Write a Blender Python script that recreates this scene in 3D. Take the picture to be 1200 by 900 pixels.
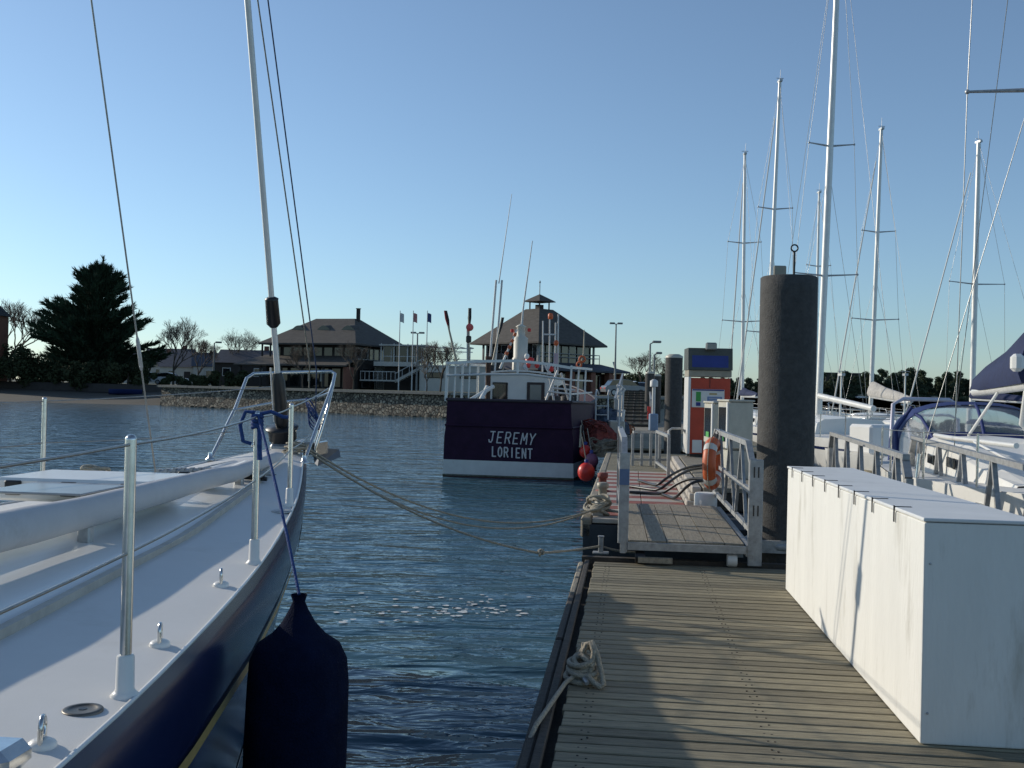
import bpy, bmesh, math, random
from mathutils import Vector, Matrix
import numpy as np
S = bpy.context.scene
for o in list(bpy.data.objects): bpy.data.objects.remove(o)
R = math.radians
rnd = random.Random(7)

# ------------------------------------------------------------------ camera
EYE = 2.22; F = 1200.0; ROLL = R(1.3); PITCH = math.asin(7/1200)
cam = bpy.data.objects.new('camera', bpy.data.cameras.new('camera')); S.collection.objects.link(cam)
fwd = Vector((0, math.cos(PITCH), math.sin(PITCH)))
up0 = Vector((0, -math.sin(PITCH), math.cos(PITCH))); r0 = Vector((1, 0, 0))
right = r0*math.cos(ROLL) + up0*math.sin(ROLL); upv = up0*math.cos(ROLL) - r0*math.sin(ROLL)
M = Matrix((right, upv, -fwd)).transposed().to_4x4(); M.translation = (0, 0, EYE)
cam.matrix_world = M
cam.data.sensor_width = 36; cam.data.lens = 36; cam.data.clip_start = .05; cam.data.clip_end = 6000
S.camera = cam
S.render.resolution_x = 1024; S.render.resolution_y = 768
def ray(px, py): return fwd + right*((px-600)/F) + upv*((450-py)/F)
def at(px, py, Y):
    d = ray(px, py); return Vector((0, 0, EYE)) + d*(Y/d.y)
def onz(px, py, z):
    d = ray(px, py); return Vector((0, 0, EYE)) + d*((z-EYE)/d.z)

# ------------------------------------------------------------------ light
SUN_AZ = R(61); SUN_EL = R(20.3)            # azimuth to the left of the view axis
w = bpy.data.worlds.new('World'); S.world = w; w.use_nodes = True
nt = w.node_tree; sky = nt.nodes.new('ShaderNodeTexSky'); sky.sky_type = 'NISHITA'; sky.sun_disc = False
sky.sun_elevation = SUN_EL; sky.sun_rotation = -SUN_AZ
sky.air_density = 1.0; sky.dust_density = 0.3; sky.ozone_density = 4.0; sky.altitude = 0
nt.nodes['Background'].inputs[1].default_value = .115
hs = nt.nodes.new('ShaderNodeHueSaturation'); hs.inputs['Saturation'].default_value = .8; nt.links.new(sky.outputs[0], hs.inputs['Color'])
tint = nt.nodes.new('ShaderNodeMix'); tint.data_type = 'RGBA'; tint.blend_type = 'MULTIPLY'; tint.inputs[0].default_value = 1; tint.inputs[7].default_value = (.87,1.02,1.10,1)   # cool white balance of the small camera
nt.links.new(hs.outputs[0], tint.inputs[6]); nt.links.new(tint.outputs[2], nt.nodes['Background'].inputs[0])
sl = bpy.data.lights.new('sun', 'SUN'); sl.energy = 3.4; sl.angle = R(.53); sl.color = (1, .91, .77)
sun = bpy.data.objects.new('sun', sl); S.collection.objects.link(sun)
sd = Vector((-math.sin(SUN_AZ)*math.cos(SUN_EL), math.cos(SUN_AZ)*math.cos(SUN_EL), math.sin(SUN_EL)))
sun.rotation_euler = sd.to_track_quat('Z', 'Y').to_euler(); sun.location = (-20, 10, 20)
vs = S.view_settings; vs.view_transform = 'Standard'; vs.look = 'None'; vs.gamma = 1; vs.exposure = .08
S.render.engine = 'CYCLES'

# ------------------------------------------------------------------ materials
MATS = {}
def mat(name, col, rough=.6, metal=0, var=0, scale=6, bump=0, bscale=None, stretch=(1,1,1), col2=None, spec=.5, objrand=0, detail=6, trans=0, wear=None):
    if name in MATS: return MATS[name]
    m = bpy.data.materials.new(name); m.use_nodes = True; n = m.node_tree.nodes; l = m.node_tree.links
    p = n['Principled BSDF']; p.inputs['Base Color'].default_value = (*col, 1); p.inputs['Roughness'].default_value = rough
    p.inputs['Metallic'].default_value = metal; p.inputs['Specular IOR Level'].default_value = spec
    if trans: p.inputs['Transmission Weight'].default_value = trans
    tc = n.new('ShaderNodeTexCoord'); mp = n.new('ShaderNodeMapping'); mp.inputs['Scale'].default_value = stretch
    l.new(tc.outputs['Object'], mp.inputs[0]); vec = mp.outputs[0]
    if objrand:
        oi = n.new('ShaderNodeObjectInfo'); sc = n.new('ShaderNodeVectorMath'); sc.operation = 'SCALE'; sc.inputs['Scale'].default_value = 37
        cx = n.new('ShaderNodeCombineXYZ')
        for i in range(3): l.new(oi.outputs['Random'], cx.inputs[i])
        l.new(cx.outputs[0], sc.inputs[0]); ad = n.new('ShaderNodeVectorMath'); l.new(mp.outputs[0], ad.inputs[0]); l.new(sc.outputs[0], ad.inputs[1]); vec = ad.outputs[0]
    last = None
    if var or col2:
        nz = n.new('ShaderNodeTexNoise'); nz.inputs['Scale'].default_value = scale; nz.inputs['Detail'].default_value = detail; nz.inputs['Roughness'].default_value = .65
        l.new(vec, nz.inputs['Vector'])
        cr = n.new('ShaderNodeValToRGB'); cr.color_ramp.elements[0].position = .3; cr.color_ramp.elements[1].position = .7
        c2 = col2 or tuple(min(1, c*(1+var)) for c in col); c1 = col if col2 else tuple(c*(1-var) for c in col)
        cr.color_ramp.elements[0].color = (*c1, 1); cr.color_ramp.elements[1].color = (*c2, 1)
        l.new(nz.outputs[0], cr.inputs[0]); last = cr.outputs[0]
    if wear:   # (colour, scale, threshold)
        nz = n.new('ShaderNodeTexNoise'); nz.inputs['Scale'].default_value = wear[1]; nz.inputs['Detail'].default_value = 8; nz.inputs['Roughness'].default_value = .7
        l.new(vec, nz.inputs['Vector'])
        rp = n.new('ShaderNodeValToRGB'); rp.color_ramp.elements[0].position = wear[2]; rp.color_ramp.elements[1].position = min(1, wear[2]+.18)
        l.new(nz.outputs[0], rp.inputs[0]); mx = n.new('ShaderNodeMix'); mx.data_type = 'RGBA'; l.new(rp.outputs[0], mx.inputs[0])
        if last: l.new(last, mx.inputs[6])
        else: mx.inputs[6].default_value = (*col, 1)
        mx.inputs[7].default_value = (*wear[0], 1); last = mx.outputs[2]
    if objrand and (last or True):
        mr = n.new('ShaderNodeMapRange'); mr.inputs[3].default_value = 1-objrand; mr.inputs[4].default_value = 1+objrand
        l.new(oi.outputs['Random'], mr.inputs[0]); hs = n.new('ShaderNodeHueSaturation'); l.new(mr.outputs[0], hs.inputs['Value'])
        if last: l.new(last, hs.inputs['Color'])
        else: hs.inputs['Color'].default_value = (*col, 1)
        last = hs.outputs[0]
    if last: l.new(last, p.inputs['Base Color'])
    if bump:
        nb = n.new('ShaderNodeTexNoise'); nb.inputs['Scale'].default_value = bscale or scale*3; nb.inputs['Detail'].default_value = 5
        l.new(vec, nb.inputs['Vector']); b = n.new('ShaderNodeBump'); b.inputs['Strength'].default_value = bump; b.inputs['Distance'].default_value = .02
        l.new(nb.outputs[0], b.inputs['Height']); l.new(b.outputs[0], p.inputs['Normal'])
    MATS[name] = m; return m

STEEL = mat('steel', (.62,.62,.6), .22, 1, var=.12, scale=30)
DULLMETAL = mat('dull_metal', (.42,.43,.43), .5, .75, var=.2, scale=20, bump=.1)
GALV = mat('galvanised', (.34,.345,.34), .5, .35, var=.25, scale=14, bump=.12, wear=((.2,.17,.13), 5, .62))
BLACK = mat('black_plastic', (.012,.012,.013), .4, bump=.05, bscale=60)
WOOD = mat('weathered_deck', (.245,.212,.138), .75, var=.38, scale=5, stretch=(1.2,14,14), bump=.5, bscale=11, objrand=.26, wear=((.095,.09,.07), 2.5, .55))
WOOD_L = mat('weathered_board', (.27,.235,.175), .75, var=.3, scale=5, stretch=(12,1.2,12), bump=.4, bscale=10, objrand=.12, wear=((.12,.12,.09), 3, .62))
DARKWOOD = mat('dark_wood', (.05,.042,.033), .8, var=.3, scale=8, bump=.4)
GEL = mat('white_gelcoat', (.74,.73,.69), .32, var=.03, scale=2.5, wear=((.58,.565,.51), 1.7, .6), bump=.03, bscale=120)
NONSKID = mat('nonskid_deck', (.64,.635,.61), .6, var=.035, scale=3, bump=.08, bscale=260, wear=((.53,.52,.48), 1.3, .58))
WHITEP = mat('white_paint', (.72,.71,.66), .55, var=.05, scale=4, bump=.08, wear=((.42,.38,.3), 4, .68))
BOXW = mat('locker_paint', (.74,.73,.68), .62, var=.05, scale=2, stretch=(2.6,2.6,.5), bump=.2, bscale=22, wear=((.50,.48,.42), 1.4, .56))
NAVY = mat('navy_gelcoat', (.010,.019,.066), .2, var=.15, scale=3, spec=.4)
GOLD = mat('gold_stripe', (.42,.31,.12), .4, var=.15, scale=20)
FENDER = mat('fender_cloth', (.005,.009,.028), .95, bump=.5, bscale=150, spec=.08, var=.3, scale=9, wear=((.016,.024,.05), 3.5, .6))
ROPE = mat('rope', (.40,.36,.28), .9, var=.3, scale=60, bump=.8, bscale=120)
ROPE_G = mat('rope_grey', (.26,.245,.2), .9, var=.35, scale=60, bump=.8, bscale=120)
BLUEROPE = mat('blue_rope', (.02,.06,.2), .85, var=.3, scale=60, bump=.6, bscale=120)
WIRE = mat('wire', (.3,.3,.29), .35, .8, var=.2, scale=40)
MASTM = mat('mast_alloy', (.70,.69,.65), .4, .25, var=.08, scale=5)
PILE = mat('pile_coating', (.058,.056,.053), .85, var=.3, scale=16, bump=.35, bscale=60, wear=((.085,.075,.06), 7, .6))
BLUECLOTH = mat('blue_canvas', (.010,.019,.066), .85, var=.2, scale=6, bump=.35, bscale=14)
BLUETRIM = mat('blue_trim', (.012,.028,.13), .7, var=.15, scale=8, bump=.2)
CLEAR = mat('clear_vinyl', (.5,.54,.57), .12, trans=.7, var=.05, scale=5, bump=.25, bscale=5)
GLASS = mat('dark_glass', (.012,.015,.018), .06, spec=.8, var=.1, scale=1)
MAROON = mat('maroon_paint', (.026,.010,.030), .6, var=.2, scale=4, bump=.12, bscale=18, wear=((.045,.02,.035), 5, .62), spec=.15)
HULLWHITE = mat('hull_white', (.6,.6,.57), .5, var=.08, scale=3, wear=((.32,.29,.22), 4, .66))
REDP = mat('red_panel', (.48,.055,.022), .5, var=.14, scale=4, wear=((.3,.07,.04), 6, .66))
REDDECK = mat('red_deck_paint', (.25,.075,.055), .8, var=.2, scale=5, bump=.2, wear=((.34,.27,.23), 3.5, .56))
WHITEDECK = mat('white_deck_paint', (.40,.365,.315), .8, var=.15, scale=5, bump=.2, wear=((.27,.23,.19), 3.5, .58))
CONC = mat('concrete', (.22,.205,.175), .9, var=.2, scale=6, bump=.5, bscale=30, wear=((.14,.13,.1), 3, .6))
ORANGE = mat('lifebuoy_orange', (.55,.11,.03), .5, var=.12, scale=10, wear=((.4,.13,.07), 8, .64))
REFL = mat('reflective_tape', (.62,.6,.55), .4, var=.08, scale=10)
BLUEP = mat('blue_panel', (.012,.03,.2), .45, var=.12, scale=5)
BEIGE = mat('beige_panel', (.33,.3,.23), .5, .1, var=.14, scale=6)
PUMPG = mat('pump_grey', (.46,.44,.37), .5, .1, var=.12, scale=6, wear=((.3,.28,.23), 5, .62))
ROOF = mat('slate_roof', (.075,.065,.054), .8, var=.3, scale=1.6, bump=.5, bscale=9, stretch=(1,1,3))
ROOF_B = mat('blue_slate', (.05,.055,.07), .7, var=.25, scale=2, bump=.4, bscale=8)
PLASTER = mat('plaster', (.5,.48,.43), .85, var=.08, scale=1, wear=((.36,.34,.29), 1.2, .6))
BRICK = mat('brick_red', (.2,.085,.055), .85, var=.25, scale=5, bump=.3)
DARKWALL = mat('dark_wall', (.036,.031,.028), .8, var=.25, scale=1.5)
FRAME = mat('white_frame', (.55,.55,.53), .5, var=.08, scale=4)
LAMPM = mat('lamp_metal', (.2,.21,.21), .5, .5, var=.15, scale=5)
BARK = mat('bark', (.075,.06,.045), .95, var=.3, scale=5, bump=.6)
TWIG = mat('twig', (.10,.082,.065), .95, var=.2, scale=3)
CYP = mat('cypress_green', (.036,.060,.034), .9, var=.5, scale=.55, detail=4, spec=.15)
BUSH = mat('bush_green', (.045,.056,.028), .9, var=.5, scale=.8, detail=4, spec=.15)
PINE = mat('far_tree_green', (.062,.082,.05), .9, var=.45, scale=.4, detail=4, spec=.1)
REDBALL = mat('red_buoy', (.6,.03,.02), .4, var=.15, scale=8)
PURPLE = mat('faded_buoy', (.2,.07,.12), .5, var=.2, scale=8)
NETR = mat('net_red', (.2,.04,.03), .95, var=.5, scale=8, bump=1, bscale=40)
NETB = mat('net_blue', (.05,.07,.1), .95, var=.5, scale=8, bump=1, bscale=40)
CAN = mat('green_sticker', (.05,.32,.06), .5, var=.08, scale=8)
SAND = mat('sand', (.055,.05,.04), .95, var=.3, scale=.35, bump=.4, wear=((.05,.048,.036), .25, .55))
GRASS = mat('ground_grass', (.07,.075,.04), .95, var=.4, scale=.2, bump=.5, col2=None)
LETTER = mat('letter_white', (.52,.5,.5), .6, var=.12, scale=20)

def water_mat():
    m = bpy.data.materials.new('water'); m.use_nodes = True; n = m.node_tree.nodes; l = m.node_tree.links
    p = n['Principled BSDF']; p.inputs['Base Color'].default_value = (.042,.108,.145,1); p.inputs['Roughness'].default_value = .06; p.inputs['IOR'].default_value = 1.33
    tc = n.new('ShaderNodeTexCoord'); prev = None
    for sc, st, dist, det, ang in (((.5,1.4,1), .5, .15, 2, 12), ((1.6,4.0,1), .42, .055, 3, -8), ((5,10,1), .15, .012, 2, 20)):
        mp = n.new('ShaderNodeMapping'); mp.inputs['Scale'].default_value = sc; mp.inputs['Rotation'].default_value = (0,0,R(ang)); l.new(tc.outputs['Object'], mp.inputs[0])
        nz = n.new('ShaderNodeTexNoise'); nz.inputs['Scale'].default_value = 1; nz.inputs['Detail'].default_value = det; nz.inputs['Distortion'].default_value = .6
        l.new(mp.outputs[0], nz.inputs['Vector']); b = n.new('ShaderNodeBump'); b.inputs['Strength'].default_value = st; b.inputs['Distance'].default_value = dist*3
        l.new(nz.outputs[0], b.inputs['Height'])
        if prev: l.new(prev.outputs[0], b.inputs['Normal'])
        prev = b
    l.new(prev.outputs[0], p.inputs['Normal']); return m
def stone_mat():
    m = bpy.data.materials.new('rubble_stone'); m.use_nodes = True; n = m.node_tree.nodes; l = m.node_tree.links; p = n['Principled BSDF']; p.inputs['Roughness'].default_value = .9
    tc = n.new('ShaderNodeTexCoord'); v = n.new('ShaderNodeTexVoronoi'); v.inputs['Scale'].default_value = 3.6; l.new(tc.outputs['Object'], v.inputs['Vector'])
    v2 = n.new('ShaderNodeTexVoronoi'); v2.feature = 'DISTANCE_TO_EDGE'; v2.inputs['Scale'].default_value = 3.6; l.new(tc.outputs['Object'], v2.inputs['Vector'])
    sp = n.new('ShaderNodeSeparateColor'); l.new(v.outputs['Color'], sp.inputs[0])
    cr = n.new('ShaderNodeValToRGB'); cr.color_ramp.elements[0].color = (.10,.085,.065,1); cr.color_ramp.elements[1].color = (.36,.31,.235,1); l.new(sp.outputs[0], cr.inputs[0])
    r2 = n.new('ShaderNodeValToRGB'); r2.color_ramp.elements[0].position = .02; r2.color_ramp.elements[1].position = .12; l.new(v2.outputs['Distance'], r2.inputs[0])
    mx = n.new('ShaderNodeMix'); mx.data_type = 'RGBA'; l.new(r2.outputs[0], mx.inputs[0]); mx.inputs[6].default_value = (.045,.04,.032,1); l.new(cr.outputs[0], mx.inputs[7]); l.new(mx.outputs[2], p.inputs['Base Color'])
    b = n.new('ShaderNodeBump'); b.inputs['Strength'].default_value = 1; b.inputs['Distance'].default_value = .12; l.new(r2.outputs[0], b.inputs['Height']); l.new(b.outputs[0], p.inputs['Normal']); return m
WATER = water_mat(); STONE = stone_mat()

# ------------------------------------------------------------------ mesh helpers
V = Vector
class MB:
    def __init__(s): s.v = []; s.f = []; s.sm = []
    def add(s, vs, fs, smooth=False):
        b = len(s.v); s.v += [tuple(p) for p in vs]; s.f += [tuple(b+i for i in f) for f in fs]; s.sm += [smooth]*len(fs); return s
    def box(s, c, d, rz=0, taper=1.0, bev=0.0):
        x, y, z = d[0]/2, d[1]/2, d[2]/2; c = V(c); m = Matrix.Rotation(rz, 3, 'Z')
        if bev:
            b = min(bev, x*.9, y*.9, z*.9)
            bm = bmesh.new(); bmesh.ops.create_cube(bm, size=1); bmesh.ops.scale(bm, vec=(2*x, 2*y, 2*z), verts=bm.verts)
            bmesh.ops.bevel(bm, geom=bm.edges[:], offset=b, segments=1, affect='EDGES'); bm.verts.index_update()
            s.add([c + m @ v.co for v in bm.verts], [[v.index for v in f.verts] for f in bm.faces]); bm.free(); return s
        p = [(-x,-y,-z),(x,-y,-z),(x,y,-z),(-x,y,-z),(-x*taper,-y*taper,z),(x*taper,-y*taper,z),(x*taper,y*taper,z),(-x*taper,y*taper,z)]
        return s.add([c + m @ V(q) for q in p], [(3,2,1,0),(4,5,6,7),(0,1,5,4),(1,2,6,5),(2,3,7,6),(3,0,4,7)])
    def hexa(s, p): return s.add(p, [(3,2,1,0),(4,5,6,7),(0,1,5,4),(1,2,6,5),(2,3,7,6),(3,0,4,7)])   # bottom 4 ccw, top 4
    def bar(s, a, b, w, h=None, upv=(0,0,1)):
        a, b = V(a), V(b); h = h or w; d = (b-a).normalized(); u = V(upv)
        if abs(d.dot(u)) > .98: u = V((0,1,0))
        sx = d.cross(u).normalized()*w/2; sz = sx.cross(d).normalized()*h/2
        return s.hexa([a-sx-sz, a+sx-sz, b+sx-sz, b-sx-sz, a-sx+sz, a+sx+sz, b+sx+sz, b-sx+sz])
    def tube(s, pts, r, n=8, caps=True, smooth=True):
        pts = [V(p) for p in pts]; rs = r if isinstance(r, (list, tuple)) else [r]*len(pts); vs = []; fs = []; pu = None
        for i, p in enumerate(pts):
            d = (pts[min(i+1, len(pts)-1)] - pts[max(i-1, 0)])
            d = d.normalized() if d.length > 1e-9 else V((0,0,1))
            if pu is None:
                pu = V((0,0,1)) if abs(d.z) < .9 else V((1,0,0))
            x = d.cross(pu); x = x.normalized() if x.length > 1e-6 else d.orthogonal().normalized(); y = x.cross(d).normalized(); pu = y
            for k in range(n):
                a = 2*math.pi*k/n; vs.append(p + (x*math.cos(a) + y*math.sin(a))*rs[i])
        m = len(pts)
        for i in range(m-1):
            for k in range(n): k2 = (k+1) % n; fs.append((i*n+k, i*n+k2, (i+1)*n+k2, (i+1)*n+k))
        s.add(vs, fs, smooth)
        if caps: s.add(vs[:n], [tuple(range(n))[::-1]]); s.add(vs[-n:], [tuple(range(n))])
        return s
    def lathe(s, prof, o=(0,0,0), n=16, smooth=True, axis=(0,0,1)):
        o = V(o); q = V((0,0,1)).rotation_difference(V(axis)); vs = []; fs = []
        for (r, z) in prof:
            for k in range(n):
                a = 2*math.pi*k/n; vs.append(o + q @ V((r*math.cos(a), r*math.sin(a), z)))
        for i in range(len(prof)-1):
            for k in range(n): k2 = (k+1) % n; fs.append((i*n+k, i*n+k2, (i+1)*n+k2, (i+1)*n+k))
        s.add(vs, fs, smooth); s.add(vs[:n], [tuple(range(n))[::-1]]); s.add(vs[-n:], [tuple(range(n))]); return s
    def sphere(s, c, r, n=12, sz=(1,1,1)):
        prof = []; c = V(c); vs = []; fs = []; m = max(4, n//2)
        for i in range(m+1):
            t = math.pi*i/m
            for k in range(n):
                a = 2*math.pi*k/n; vs.append(c + V((math.sin(t)*math.cos(a)*r*sz[0], math.sin(t)*math.sin(a)*r*sz[1], -math.cos(t)*r*sz[2])))
        for i in range(m):
            for k in range(n): k2 = (k+1) % n; fs.append((i*n+k, i*n+k2, (i+1)*n+k2, (i+1)*n+k))
        return s.add(vs, fs, True)
    def torus(s, c, Rr, r, axis=(0,0,1), n=24, m=8, a0=0, a1=2*math.pi):
        c = V(c); q = V((0,0,1)).rotation_difference(V(axis)); full = abs(a1-a0-2*math.pi) < 1e-6; vs = []; fs = []; nn = n if full else n+1
        for i in range(nn):
            a = a0 + (a1-a0)*i/n
            for k in range(m):
                b = 2*math.pi*k/m; rr = Rr + r*math.cos(b); vs.append(c + q @ V((rr*math.cos(a), rr*math.sin(a), r*math.sin(b))))
        for i in range(n):
            i2 = (i+1) % nn
            for k in range(m): k2 = (k+1) % m; fs.append((i*m+k, i2*m+k, i2*m+k2, i*m+k2))
        return s.add(vs, fs, True)
    def grid(s, rows, smooth=True, closed=False):
        n = len(rows[0]); vs = [p for r in rows for p in r]; fs = []
        for i in range(len(rows)-1):
            for k in range(n-1 if not closed else n): k2 = (k+1) % n; fs.append((i*n+k, i*n+k2, (i+1)*n+k2, (i+1)*n+k))
        return s.add(vs, fs, smooth)
    def prism(s, poly, z0, z1):
        n = len(poly); vs = [(p[0], p[1], z0) for p in poly] + [(p[0], p[1], z1) for p in poly]
        return s.add(vs, [tuple(range(n))[::-1], tuple(range(n, 2*n))] + [(i, (i+1) % n, n+(i+1) % n, n+i) for i in range(n)])
    def mesh(s, name, m):
        me = bpy.data.meshes.new(name); me.from_pydata(s.v, [], s.f)
        me.polygons.foreach_set('use_smooth', s.sm); me.update()
        if m: me.materials.append(m)
        return me
    def build(s, name, m, parent=None, loc=None, fix=False):
        me = s.mesh(name, m)
        if fix:
            bm = bmesh.new(); bm.from_mesh(me); bmesh.ops.remove_doubles(bm, verts=bm.verts, dist=1e-4); bmesh.ops.recalc_face_normals(bm, faces=bm.faces); bm.to_mesh(me); bm.free()
        return inst(name, me, parent, loc)
def inst(name, me, parent=None, loc=None, rz=0):
    o = bpy.data.objects.new(name, me); S.collection.objects.link(o)
    if parent: o.parent = parent
    if loc is not None: o.location = loc
    if rz: o.rotation_euler.z = rz
    return o
def tag(o, label=None, cat=None, group=None, kind=None):
    if label: o['label'] = label
    if cat: o['category'] = cat
    if group: o['group'] = group
    if kind: o['kind'] = kind
    return o
def thing(name, label, cat, loc=(0,0,0), rz=0, group=None):
    o = bpy.data.objects.new(name, None); S.collection.objects.link(o); o.empty_display_size = .2
    o.location = loc; o.rotation_euler = (0,0,rz); return tag(o, label, cat, group)
def kids(o): return [c for c in S.collection.objects if c.parent == o]
def copy_tree(o, parent=None):
    c = o.copy(); S.collection.objects.link(c)
    if parent: c.parent = parent
    for k in list(o.children): copy_tree(k, c)
    return c
def lerp(a, b, t): return a + (b-a)*t
def sag(a, b, drop, n=14):
    a, b = V(a), V(b); return [a.lerp(b, i/n) - V((0,0,drop*4*(i/n)*(1-i/n))) for i in range(n+1)]
def interp(x, xs, ys): return float(np.interp(x, xs, ys))
CLEAR.node_tree.nodes['Principled BSDF'].inputs['IOR'].default_value = 1.03
# ------------------------------------------------------------------ the setting
ZL = 1.9
b = MB(); b.add([(-3000,-400,0),(3000,-400,0),(3000,3500,0),(-3000,3500,0)], [(0,1,2,3)])
tag(b.build('water', WATER), kind='structure')
QA = onz(190,475,0); QB = onz(530,490,0); QC = onz(746,497,0)
shore = [(-900,128), (-60,120), (QA.x-3, QA.y+16), (QA.x, QA.y), (QB.x, QB.y), (QC.x, QC.y), (17,96), (24,130), (46,250), (70,372), (180,392), (420,400), (1500,430)]
poly = shore + [(2800,3300), (-2800,3300), (-2800,200)]
bm = bmesh.new(); vs_ = [bm.verts.new((x,y,ZL)) for x,y in poly]; f = bm.faces.new(vs_); bmesh.ops.triangulate(bm, faces=[f]); bmesh.ops.recalc_face_normals(bm, faces=bm.faces)
me = bpy.data.meshes.new('ground'); bm.to_mesh(me); bm.free(); me.materials.append(GRASS)
tag(inst('ground', me), kind='structure')
# natural bank under the land on the left, behind the basin and on the right
mb = MB()
bank = [(p[0], p[1]) for p in shore]
def bankstrip(pts, z0, dy):
    m_ = MB(); m_.grid([[(x, y-dy, z0) for x, y in pts], [(x, y-dy*.3, ZL*.55) for x, y in pts], [(x, y+.05, ZL-.004) for x, y in pts]], smooth=False); return m_
tag(bankstrip(shore[5:], -.5, 1.2).build('river_bank', CONC), kind='structure')
tag(bankstrip(shore[:4], .9, .5).build('embankment', DARKWALL), kind='structure')
bx_ = [-900,-300,-140,-90,-60,-45,-36,QA.x+1]
rows = []
for t, z in ((0,-.35),(.25,0.02),(.55,.45),(.85,.85),(1.12,1.25)):
    rows.append([(x, lerp(92 if x > -100 else 96, 119 if x < -38 else QA.y+14, t) + .8*math.sin(x*.35+t*5), z + .06*math.sin(x*.9+t*3)) for x in bx_])
tag(MB().grid(rows).build('beach', SAND), kind='structure')
# quay wall of rubble stone with a pale cap
qt = thing('quay_wall', 'long rubble stone quay wall with a pale cap in front of the harbour buildings', 'wall')
pts = [(QA.x-2.5, QA.y+14), (QA.x, QA.y), (QB.x, QB.y), (QC.x, QC.y), (17.02,96)]
m_ = MB(); 
for i in range(len(pts)-1):
    (x0,y0),(x1,y1) = pts[i], pts[i+1]; n = max(2, int(math.hypot(x1-x0, y1-y0)/.7))
    rows = []
    for z in (-.5, 0, .35, .7, 1.05, 1.4, 1.75):
        rows.append([(lerp(x0,x1,k/n), lerp(y0,y1,k/n) - .55 + .16*z + rnd.uniform(-.03,.03), z + rnd.uniform(-.03,.03)*(z < 1.7)) for k in range(n+1)])
    m_.grid(rows, smooth=False)
m_.build('stonework', STONE, qt)
for i in range(len(pts)-1):
    (x0,y0),(x1,y1) = pts[i], pts[i+1]; n = max(2, int(math.hypot(x1-x0, y1-y0)/4))
    me = None
    for k in range(n):
        a = V((lerp(x0,x1,(k+.006)/n), lerp(y0,y1,(k+.006)/n)-.1, 1.84)); c = V((lerp(x0,x1,(k+.994)/n), lerp(y0,y1,(k+.994)/n)-.1, 1.84))
        MB().bar(a, c, 1.0, .2).build('cap_stone', CONC, qt)
m_ = MB()
a, c = V((QA.x,QA.y-.9,.02)), V((QB.x,QB.y-.9,.02))
for k in range(18):
    p = a.lerp(c, rnd.random()); m_.sphere(p + V((0,rnd.uniform(-.05,.5),rnd.uniform(-.1,.03))), rnd.uniform(.1,.22), 6, (1.5,1,.6))
tag(m_.build('foot_stones', SAND), kind='stuff', cat='stones', label='pale weedy stones lying along the foot of the quay wall')

# ------------------------------------------------------------------ the yacht on the left
yacht = thing('moored_yacht', 'navy blue sailing yacht with a white deck filling the left side, bow pointing away', 'yacht', (-1.85, 9.2, 0), -R(5))
def hb(u): return max(0.0, (.33*u - .015*u*u)) if u < 11 else 1.815 - .02*(u-11)**2
def zs(u): return interp(u, [0,1.2,2.5,4.5,6.5,13], [1.70,1.62,1.50,1.43,1.41,1.47])
US = [0,.12,.3,.6,1,1.5,2,2.6,3.2,4,5,6,7,8,9.5,11,12.5,13.4]
def hullpt(u, t, side, off=0):
    uu = u + .95*t*max(0, 1-u/5)
    k = [1,1,1]; wl = interp(u, [0,3,7,13], [.55,.66,.86,.9])
    bb = hb(u)*lerp(1, wl, t**1.25) + .03*math.sin(min(1, t*3)*math.pi)*min(1, u) 
    bb -= min(.022, hb(u)*.3)*max(0, 1-t/.03)
    return V((side*(bb+off*min(1, u*2)), -uu, lerp(zs(u), -.25, t)))
ts = [0,.018,.03,.07,.15,.3,.45,.6,.75,.9,1]
m_ = MB()
for sd_ in (1, -1): m_.grid([[hullpt(u, t, sd_) for t in ts] for u in US])
tr = [hullpt(13.4, t, 1) for t in ts]; m_.add(tr + [V((-p.x, p.y, p.z)) for p in tr], [tuple(range(11)) + tuple(range(21, 10, -1))])
hull = m_.build('hull', NAVY, yacht)
for sd_ in (1, -1):
    MB().grid([[hullpt(u, t, sd_, .006) for t in (.175, .205)] for u in US[2:]]).build('sheer_stripe', GOLD, hull)
    MB().grid([[hullpt(u, t, sd_, .006) for t in (.78, .9)] for u in US[2:]]).build('boot_stripe', HULLWHITE, hull)
# deck with camber, the side deck reaches the hull edge
def zd(u, v): 
    bb = max(.05, hb(u)); return zs(u) + .045*(1-min(1, (v/bb)**2)) - .004
m_ = MB(); m_.grid([[((hb(u)-min(.02,hb(u)*.28))*k, -u-.02, zd(u, hb(u)*k)) for k in np.linspace(-1,1,13)] for u in US])
deck = m_.build('deck', NONSKID, yacht)
for sd_ in (1, -1):   # low polished toe rail following the sheer
    MB().tube([(sd_*(hb(u)-.026), -u-.03, zs(u)+.002) for u in np.linspace(.3,13.2,40)], .007, 6).build('toe_rail', GEL, yacht)
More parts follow.
